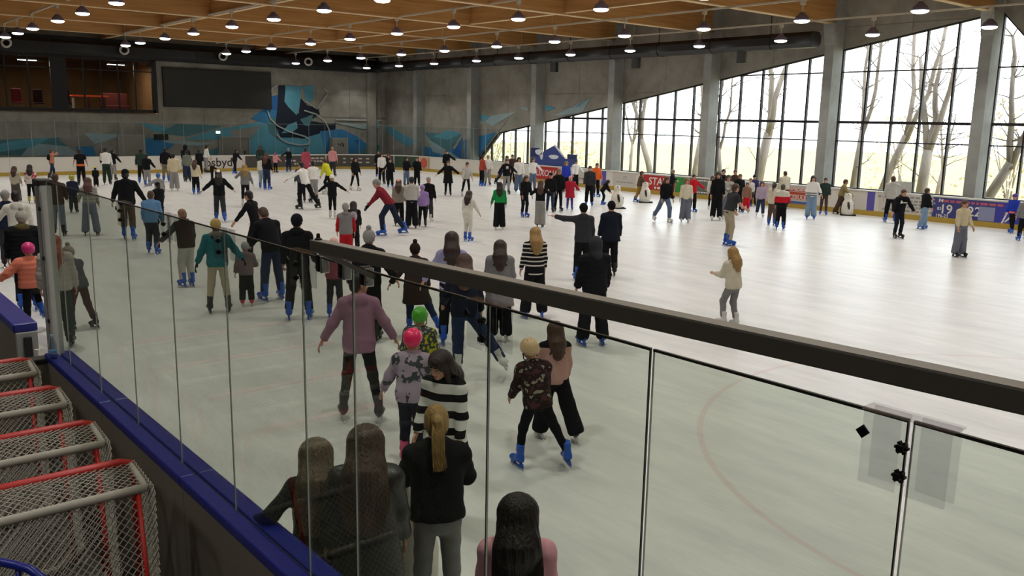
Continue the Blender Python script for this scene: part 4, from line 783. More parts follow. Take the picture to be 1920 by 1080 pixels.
GN = dict(sweater='sweater', hoodie='hoodie', jacket='jacket', puffer='puffer_jacket', coat='coat', tee='t_shirt', poncho='poncho'); BN = dict(wide='wide_trousers', reg='trousers', slim='trousers', legging='leggings'); HN = dict(beanie='beanie', pom='bobble_hat', helmet='helmet', hood='hood', cap='cap')
def make_person(label, X, Y, ztop, rz, top, bot, hair, hat, sk, legs, La, Ra, lean, K):
    dist = math.hypot(X, Y); cell = .0135 if dist < 10.5 else .0175 if dist < 19 else .022 if dist < 30 else .027
    lod = 'hi' if dist < 16 else 'lo'
    root = empty('person', (X, Y, 0), math.radians(rz)); tag(root, label, 'person', 'skaters on the ice')
    hk0 = hair.startswith(('long', 'pony', 'bun')); w = K.get('w', 1.05); hs = 1.05+max(0, 1.62-ztop)*.42
    # --- skeleton in unit size (1.70 m tall before skates)
    P = np.array((0, 0, .92)); xx = np.array((1., 0, 0))
    tz = vrot((0, 0, 1), xx, -lean); ty = vrot((0, 1, 0), xx, -lean); R3 = np.array((xx, ty, tz))
    J = {}; feet = []
    for s, (fx, ab, kn), n in ((-1, LEGS[legs][0], 'l'), (1, LEGS[legs][1], 'r')):
        hip = P+np.array((s*.085, 0, -.03))
        def ld(f): f = math.radians(f); a = math.radians(ab); return np.array((s*math.sin(a), math.sin(f)*math.cos(a), -math.cos(f)*math.cos(a)))
        knee = hip+ld(fx)*.41; ank = knee+ld(fx-kn)*.39; J['hip'+n], J['kn'+n], J['an'+n] = hip, knee, ank; J['sd'+n] = ld(fx-kn); feet.append(ank)
    zmin = min(f[2] for f in feet)-.184
    neck = P+tz*.50; sh = P+tz*.455
    hz = unit(tz*.5+np.array((0, 0, .5))); hy = unit(ty-hz*(ty@hz)); hy = vrot(hy, hz, K.get('hy', 0)); hx = np.cross(hy, hz); hp = K.get('hp', 0); hy, hz = vrot(hy, hx, hp), vrot(hz, hx, hp); hr = K.get('hr', 0); hx, hz = vrot(hx, hy, hr), vrot(hz, hy, hr)
    Hc = neck+hz*(.055+.105*hs)+ty*.02
    for s, (fx, ab, bend), n in ((-1, La, 'l'), (1, Ra, 'r')):
        S0 = sh+xx*s*(.158 if hk0 else .168)*w-tz*.022; f, a = math.radians(fx), math.radians(ab); ud = s*math.sin(a)*xx+math.sin(f)*math.cos(a)*ty*.9+math.sin(f)*math.cos(a)*np.array((0, .1, 0))+np.array((0, 0, -1))*math.cos(f)*math.cos(a); ud = unit(ud)
        el = S0+ud*.27; hint = unit(np.array((-s*.25, 1, .35))); ax = unit(np.cross(ud, hint)); fd = unit(vrot(ud, ax, bend)); wr = el+fd*.235; J['sh'+n], J['el'+n], J['wr'+n], J['fd'+n] = S0, el, wr, fd
    topz = (Hc+hz*.125*hs)[2]+(.02 if hat else .01)-zmin; S = ztop/topz
    ground = [f for f in feet if f[2]-.184-zmin < .05]; off = np.mean([f for f in ground], 0); off = np.array((off[0], off[1], zmin))
    T = lambda p: (np.asarray(p)-off)*S
    J = {k: (T(v) if not k.startswith(('fd', 'sd')) else v) for k, v in J.items()}; P, neck, sh, Hc = T(P), T(neck), T(sh), T(Hc)
    allp = np.array([v for k, v in J.items() if not k.startswith(('fd', 'sd'))]+[Hc]); lo = allp.min(0)-.26; hi = allp.max(0)+.26; lo[2] = -.05
    tk, tcol = top.split(':'); bk, bcol = bot.split(':'); hk, hcol = (hair.split(':')+[''])[:2]
    q = S
    def torso(F, t, k=.05, waist=1.0):
        F.ell(P-tz*.0*q, R3, (.158*w*q+t, .112*w*q+t, .125*q+t), k); F.ell(P+tz*.17*q, R3, (.128*w*waist*q+t, .094*w*q+t, .15*q+t), k); F.ell(P+tz*.34*q+ty*.005, R3, (.156*w*q+t, .108*w*q+t, .165*q+t), k)
        F.cone(J['shl'], J['shr'], .05*q+t*.8, .05*q+t*.8, k); F.cone(sh-tz*.02*q, neck+tz*.03*q, .085*q+t*.6, .052*q+t*.4, k)
        for n in 'lr': F.cone(neck+tz*.01*q, J['sh'+n], .045*q+t*.4, .045*q+t*.7, k)
    def arm(F, n, t, endw=0, k=.03):
        F.cone(J['sh'+n], J['el'+n], .052*q+t, .043*q+t, k); F.cone(J['el'+n], J['wr'+n], .042*q+t, .03*q+t, k, end=endw)
    def leg(F, n, t, t2, t3, end, k=.03):
        F.cone(J['hip'+n], J['kn'+n], .083*q+t, .058*q+t2, k); F.cone(J['kn'+n], J['an'+n], .057*q+t2, .043*q+t3, k, end=end)
    # --- body: one continuous mesh
    B = Field(lo, hi, cell*1.25); torso(B, 0)
    for n in 'lr': arm(B, n, 0, .01); leg(B, n, 0, 0, 0, .02)
    B.cone(neck-tz*.02, Hc-hz*.05*q*hs, .05*q, .05*q, .03)
    V, Q = B.mesh(); parts = [(V, Q, np.zeros(len(Q), int))]
    hv, hq, hm = HEADS[lod]; Rh = np.array((hx, hy, hz)); parts.append((hv*(q*hs)@Rh+Hc, hq, hm))
    for s, n in ((-1, 'l'), (1, 'r')):
        if K.get('glove'): break
        g, gq = HANDS[(lod, 'r')] if not (label.find('rail') > 0 and s < 0) else HANDS[('hi', 'g')]; d = J['fd'+n]; zz = -d; yy = unit(ty-zz*(ty@zz)); xh = np.cross(yy, zz); v = g.copy(); fl = gq
        if s < 0: v[:, 0] *= -1; fl = gq[:, ::-1]
        parts.append((v*q*1.0@np.array((xh, yy, zz))+J['wr'+n], fl, np.zeros(len(gq), int)))
    o = 0; VV, QQ, MM = [], [], []
    for v, f, m in parts: VV.append(v); QQ.append(f+o); MM.append(m); o += len(v)
    link(bpy.data.objects.new('body', np_mesh('body', np.concatenate(VV), np.concatenate(QQ), [M['skin'], M['eye'], M['lip']], np.concatenate(MM))), root)
    # --- upper garment
    t = dict(sweater=.016, hoodie=.022, jacket=.026, puffer=.04, coat=.028, tee=.014, poncho=.02)[tk]*(.6+.4*q); hem = K.get('hem', dict(sweater=-.07, hoodie=-.09, jacket=-.10, puffer=-.08, coat=-.36, tee=-.08, poncho=-.2)[tk])
    def garment(sleeves, torsoon, m, name, short=False):
        G = Field(lo, hi, cell)
        if torsoon:
            torso(G, t, waist=1.12); G.cone(P+tz*.30*q, P+tz*(hem+.05)*q, .135*w*q+t, (.15*w+max(0, -hem-.1)*.22)*q+t, .05, ty, .74)
            if tk == 'coat' or hem < -.15:
                dz = unit((J['knl']+J['knr'])/2-P); G.cone(P, P-dz*hem*q, .16*w*q+t, (.17*w+.05)*q+t, .05, ty, .76)
            if tk == 'poncho': G.cone(neck-tz*.05*q, P+tz*hem*q, .11*q, .215*q, .05, ty, .72)
        if sleeves:
            for n in 'lr':
                if short: G.cone(J['sh'+n], J['sh'+n]*.35+J['el'+n]*.65, .056*q+t, .056*q+t, .03, end=0)
                else: arm(G, n, t*.9, -.005, .035)
        if torsoon:
            if tk == 'hoodie' or K.get('hoodn') or (tk == 'jacket' and not K.get('fur') and len(label) % 3 == 0): G.ell(neck-ty*(.085*q+t*.5)-tz*.015*q, R3, (.115*q, .058*q, .095*q), .025)
            G.cone(neck-tz*.01, neck+tz*.05*q, .066*q+t*.3, .062*q+t*.2, .02)
            nh = unit(tz*.6+np.array((0, 0, .4))) if tk not in ('coat', 'poncho') else np.array((0, 0, 1.))
            G.plane(neck+tz*.062*q, tz); F0 = G.F.copy(); G.plane(P+tz*hem*q, -nh)
            if tk != 'poncho': # the hem cuts only the trunk, never the hanging sleeves
                A = Field(lo, hi, cell)
                if sleeves and not short:
                    for n in 'lr': arm(A, n, t*.9, -.005, .035)
                G.F = np.minimum(G.F, A.F)
        if tk == 'puffer':
            Z = G.ax[2][None, None, :]; G.F = G.F+.006*np.abs(np.sin(Z*math.pi/.075))*1.6-.004
        elif dist < 16:
            Xg, Yg, Z = G.ax[0][:, None, None], G.ax[1][None, :, None], G.ax[2][None, None, :]; G.F = G.F+.0035*np.sin(Z*38+Xg*21+2*np.sin(Yg*17))*np.sin(Xg*29-Z*13)
        v, f = G.mesh(); 
        if len(v): link(bpy.data.objects.new(name, np_mesh(name, v, f, [m])), root)
    if K.get('sleeve'):
        garment(False, True, cloth(tcol), 'vest'); garment(True, False, cloth(K['sleeve']), 'sleeves')
    else: garment(True, True, cloth(tcol), GN[tk], tk == 'tee')
    # --- trousers
    tt, t2, t3 = dict(wide=(.024, .042, .062), reg=(.018, .026, .030), slim=(.010, .012, .014), legging=(.005, .005, .006))[bk]
    G = Field(lo, (hi[0], hi[1], P[2]+.3*q), cell)
    G.ell(P, R3, (.158*w*q+tt*.7, .112*w*q+tt*.7, .125*q+tt*.5), .04); G.ell(P-ty*.03*q-np.array((0, 0, .03*q)), R3, (.14*w*q+tt*.7, .10*q+tt*.6, .10*q+tt*.5), .04)
    for n in 'lr': leg(G, n, tt, t2, t3, {'wide': .075, 'reg': .0, 'slim': -.03, 'legging': -.05}[bk]*q-(.12*q if K.get('crop') else 0))
    G.plane(P+tz*.10*q, tz)
    if dist < 16:
        Xg, Yg, Z = G.ax[0][:, None, None], G.ax[1][None, :, None], G.ax[2][None, None, :]; G.F = G.F+.003*np.sin(Z*45+Yg*25)*np.sin(Xg*31+Z*9)
    v, f = G.mesh(); link(bpy.data.objects.new(BN[bk], np_mesh(BN[bk], v, f, [cloth(bcol)])), root)
    # --- hair
    hq = q*hs; HB = lambda a: Hc+hx*a[0]*hq+hy*a[1]*hq+hz*a[2]*hq
    if hk != 'none':
        c2 = min(cell, .016) if dist > 12 else .009
        l2 = np.minimum(Hc-.3, neck-.35*q-.25*np.abs(ty)); l2[2] = P[2]-.1; H2 = Field(np.minimum(l2, Hc-.26), Hc+.26, c2)
        vol = 1.22 if K.get('strand') and hk == 'long' else 1.12 if hk == 'long' else 1.0
        H2.ell(HB((0, -.014, .03)), Rh, (.085*hq*vol, .107*hq*(.5+.5*vol), .094*hq), 0)
        if hk in ('long', 'short', 'pony', 'bun'): H2.ell(HB((0, -.055, -.03)), Rh, (.08*hq, .06*hq, .075*hq), .03)
        H2.ell(HB((0, .105, -.055)), Rh, (.068*hq, .085*hq, .10*hq), sub=True)
        if hk != 'long': H2.ell(HB((0, .02, -.14)), Rh, (.12*hq, .10*hq, .075*hq), sub=True)
        if hk == 'long':
            bk0 = HB((0, -.06, -.02)); ln = .42 if K.get('strand') else .28; bk1 = neck-ty*(.125*w*q+t)-tz*(ln-.12)*q
            mid = neck-ty*(.11*w*q+t*.6)+tz*.0*q
            H2.cone(HB((0, -.035, .015)), mid, .09*hq*vol, .115*q*vol, .05, ty, .66); H2.cone(mid, bk1, .115*q*vol, .085*q if not K.get('strand') else .11*q, .03, ty, .36)
            for s in (-1, 1): H2.cone(HB((s*.068, .0, .02)), neck+xx*s*.085*q+ty*(.02 if abs(K.get('hy', 0)) < 5 else .05)*q-tz*.03*q, .026*hq, .035*q, .02, ty, .8); H2.cone(neck+xx*s*.085*q-tz*.03*q, neck+xx*s*.10*q-ty*(.07*q+t)-tz*.14*q, .035*q, .03*q, .02)
        elif hk == 'pony':
            H2.cone(HB((0, -.10, .04)), HB((0, -.145, .0)), .026*hq, .036*hq, .015); H2.cone(HB((0, -.145, .0)), neck-ty*(.15*q)-tz*.07*q, .040*hq, .012*hq, .015)
        elif hk == 'bun': H2.ell(HB((0, -.11, .03)), Rh, (.045*hq, .045*hq, .045*hq), .01)
        if dist < 20:
            Xg, Yg, Z = H2.ax[0][:, None, None]-Hc[0], H2.ax[1][None, :, None]-Hc[1], H2.ax[2][None, None, :]; th = np.arctan2(Xg, -Yg); H2.F = H2.F+.0028*np.sin(th*26+np.sin(Z*9)*1.5)
        v, f = H2.mesh(); tr = None
        if K.get('strand'):
            mb = MB(); R = random.Random(int(abs(X*1000)))
            for i in range(300):
                a = R.uniform(-1, 1); s0 = HB((a*.06, -.02-.06*R.random(), .118-.03*abs(a)));
                if hk == 'pony':
                    pts = [HB((a*.02, -.13, .02)), HB((a*.035, -.17, -.02)), neck-ty*(.165*q+.02*R.random())-tz*(.01+.02*R.random())*q+xx*a*.045*q, neck-ty*(.16*q+.03*R.random())-tz*(.05+.11*R.random())*q+xx*(a*.03+R.uniform(-.02, .03))*q]
                else:
                    sd = .108*math.copysign(abs(a)**.7, a); bw = (.01+.10*(1-abs(a)))*q
                    pts = [s0, HB((sd, -.105*(1-abs(a))-.012, .02)), HB((sd*1.06, -.118*(1-abs(a))-.02, -.07)), neck+xx*a*.15*q-ty*((.125*w*q+t)*(1-.35*abs(a))+.02)-tz*.02*q, neck+xx*(a*.145+R.uniform(-.02, .02))*q-ty*(.128*w*q+t+.022)-tz*(.16+.05*R.random())*q, neck+xx*(a*.11+R.uniform(-.03, .03))*q-ty*(.128*w*q+t+.02)-tz*(.28+.1*R.random())*q]
                # smooth the guide and taper it
                pp = [Vector(p) for p in pts]; sm = []
                for j in range(len(pp)-1):
                    p0, p1, p2, p3 = pp[max(j-1, 0)], pp[j], pp[j+1], pp[min(j+2, len(pp)-1)]
                    for u in (0, .5): sm.append(.5*((2*p1)+(p2-p0)*u+(2*p0-5*p1+4*p2-p3)*u*u+(3*p1-p0-3*p2+p3)*u**3))
                sm.append(pp[-1]); n = len(sm); mb.tube(sm, [(.0042 if i % 3 else .006)*(1-.75*j/(n-1))+.0006 for j in range(n)], 3, caps=False)
            nv = len(v); v = np.concatenate([v, np.array(mb.v)]); f = np.concatenate([f, np.array(mb.f)+nv])
        link(bpy.data.objects.new('hair', np_mesh('hair', v, f, [hairmat(hcol)])), root)
    # --- headwear
    if hat:
        ak, ac = hat.split(':'); c2 = .007 if dist < 10 else .012 if dist < 20 else .017; G = Field(Hc-.24, Hc+.26, c2); m = cloth(ac) if ac not in ('green', 'hotpink', 'pink', 'lime', 'creamhat') else mat('helmet_'+ac, lin({'green': '4fae32', 'hotpink': 'ff2f70', 'pink': 'd0307a', 'lime': '8f9622', 'creamhat': 'd6b78e'}[ac]), .35, coat=.3, amt=.05)
        if ak in ('beanie', 'pom'):
            G.ell(HB((0, -.012, .05)), Rh, (.090*hq, .112*hq, .092*hq), 0, cut=(1, -.03*hq)); G.ell(HB((0, -.012, .03)), Rh, (.096*hq, .118*hq, .10*hq), .004, cut=(1, -.022*hq)); G.plane(HB((0, 0, .155)), hz)
            G.ell(HB((0, -.055, -.01)), Rh, (.078*hq, .062*hq, .06*hq), .02)
            for n_ in range(0): pass
            if ak == 'pom': G.ell(HB((0, -.03, .165)), Rh, (.042*hq,)*3, .004)
        elif ak == 'helmet':
            G.ell(HB((0, -.012, .045)), Rh, (.108*hq, .132*hq, .108*hq), 0, cut=(1, -.05*hq)); G.ell(HB((0, -.07, .0)), Rh, (.092*hq, .062*hq, .06*hq), .02); G.ell(HB((0, .115, -.04)), Rh, (.085*hq, .08*hq, .085*hq), sub=True)
            for a in (-.05, 0, .05):
                for b in (-.06, .02): G.ell(HB((a, b-.02, .145-abs(a)*.3)), Rh, (.010*hq, .022*hq, .022*hq), sub=True)
        elif ak == 'hood':
            G.ell(HB((0, -.03, .01)), Rh, (.105*hq, .125*hq, .135*hq), 0); G.cone(HB((0, -.05, -.08)), neck-ty*.06*q, .09*hq, .10*q, .03); G.ell(HB((0, .14, -.02)), Rh, (.085*hq, .11*hq, .12*hq), sub=True)
        elif ak == 'cap':
            G.ell(HB((0, -.012, .045)), Rh, (.090*hq, .112*hq, .09*hq), 0, cut=(1, -.01*hq)); G.ell(HB((0, .11, .035)), Rh, (.07*hq, .085*hq, .012*hq), .01)
        v, f = G.mesh(); ho = link(bpy.data.objects.new(HN[ak], np_mesh(HN[ak], v, f, [m])), root)
        if ak == 'helmet':
            mb = MB(); mb.tube([HB((-.09, .0, -.01)), HB((-.085, .02, -.08)), HB((-.03, .05, -.125)), HB((.03, .05, -.125)), HB((.085, .02, -.08)), HB((.09, 0, -.01))], .006, 6); mb.build('chin_strap', M['black'], ho, True)
    if K.get('fur'):
        G = Field(neck-.3, neck+.3, max(cell, .012)); G.ell(neck-ty*.05*q+tz*.01*q, R3, (.125*q, .085*q, .075*q), 0); Xg, Yg, Z = G.ax[0][:, None, None], G.ax[1][None, :, None], G.ax[2][None, None, :]; G.F = G.F+.008*np.sin(Xg*90)*np.sin(Yg*90)*np.sin(Z*90)
        v, f = G.mesh(); link(bpy.data.objects.new('collar', np_mesh('collar', v, f, [cloth(K['fur'])])), root)
    if K.get('scarf'):
        G = Field(neck-.25, neck+.25, max(cell, .012)); G.ell(neck+tz*.02*q, R3, (.092*q, .088*q, .05*q), 0); G.cone(neck+ty*.07*q, neck+ty*.125*q-tz*.2*q, .04*q, .045*q, .02, ty, .5)
        v, f = G.mesh(); link(bpy.data.objects.new('scarf', np_mesh('scarf', v, f, [cloth(K['scarf'])])), root)
    if K.get('band'):
        G = Field(P-.4, P+.4, cell); G.ell(P-tz*.02*q, R3, (.17*w*q+t, .125*w*q+t, .2*q), 0); G.plane(P+tz*.06*q, tz); G.plane(P-tz*.07*q, -tz); v, f = G.mesh()
        link(bpy.data.objects.new('waist_band', np_mesh('waist_band', v, f, [mat('band_'+K['band'], PAL[K['band']], .6)])), root)
    if K.get('pack'):
        c = P+tz*.30*q-ty*(.15*q+t); G = Field(c-.35, c+.35, min(cell, .02)); G.ell(c, R3, (.13*q, .08*q, .19*q), 0); G.ell(c-ty*.05*q-tz*.06*q, R3, (.10*q, .05*q, .09*q), .02); v, f = G.mesh()
        bp = link(bpy.data.objects.new('backpack', np_mesh('backpack', v, f, [pattern_mat('lilacpat') if K['pack'] == 'purple' else cloth(K['pack'])])), root)
        for s in (-1, 1): MB().tube([sh+xx*s*.09*q-ty*.1*q+tz*.0, sh+xx*s*.10*q+tz*.09*q, sh+xx*s*.10*q+ty*(.11*q+t)-tz*.05*q, P+xx*s*.14*q+ty*.05*q+tz*.2*q], .014, 6).build('strap', M['black'], bp, True)
    if K.get('glove'):
        for s, n in ((-1, 'l'), (1, 'r')):
            d = J['fd'+n]; zz = -d; yy = unit(ty-zz*(ty@zz)); xh = np.cross(yy, zz); g, gq = HANDS[(lod, 'r')]; v = g*1.18; f = gq
            if s < 0: v = v*np.array((-1, 1, 1)); f = gq[:, ::-1]
            link(bpy.data.objects.new('glove', np_mesh('glove', v*q@np.array((xh, yy, zz))+J['wr'+n], f, [cloth(K['glove'])])), root)
    if K.get('glasses'):
        mb = MB()
        for s in (-1, 1):
            mb.tube([HB((s*.033+.022*math.cos(k*math.pi/5), .107, .004+.017*math.sin(k*math.pi/5))) for k in range(11)], .0022, 5); mb.tube([HB((s*.055, .106, .008)), HB((s*.078, .01, .006))], .002, 5)
        mb.tube([HB((-.011, .108, .006)), HB((.011, .108, .006))], .002, 5); mb.build('glasses', M['black'], root)
    if K.get('logo'):
        c = P+tz*.34*q+ty*(.112*w*q+t+.02); mb = MB(); yo = .012
        if K['logo'] == 2:
            for a in (-40, 0, 40):
                d = xx*math.sin(math.radians(a))+tz*math.cos(math.radians(a)); e_ = np.cross(d, ty); p = c; mb.prism([p+e_*.008, p+e_*.035+d*.05, p+d*.10, p-e_*.035+d*.05, p-e_*.008], ty*yo)
            for z in (-.02, -.035, -.05): mb.prism([c+tz*z-xx*.06, c+tz*z+xx*.06, c+tz*(z+.008)+xx*.06, c+tz*(z+.008)-xx*.06], ty*yo)
        else:
            mb.prism([c-xx*.1, c+xx*.06, c+xx*.06+tz*.03, c-xx*.1+tz*.03], ty*yo); mb.prism([c+xx*.07-tz*.01, c+xx*.12-tz*.01, c+xx*.12+tz*.09, c+xx*.07+tz*.07], ty*yo)
        mb.build('chest_logo', M['white'], root)
    # --- skates
    for s, n in ((-1, 'l'), (1, 'r')):
        an = J['an'+n]; up = an[2]-.184*q; lift = up > .05*q; yaw = math.radians(-s*(8 if not lift else 4)); fwd = np.array((math.sin(-yaw), math.cos(yaw), 0)); zup = np.array((0, 0, 1.))
        sd = J['sd'+n]
        roll = unit(zup*.75-sd*.25); 
        if lift: roll = unit(-sd+zup*.15)
        f2 = unit(fwd-roll*(fwd@roll)); x2 = np.cross(f2, roll); Rm = Matrix((tuple(x2), tuple(f2), tuple(roll))).transposed().to_4x4()
        bo_ = inst('skate', BOOT, root, SKM[sk]); bo_.matrix_local = Matrix.Translation(an) @ Rm @ Matrix.Diagonal((q*1.15, q*1.15, q*1.15, 1))
        inst('blade', BLADE, bo_); inst('blade_holder', HOLD, bo_, HOLDM[sk])
    return root
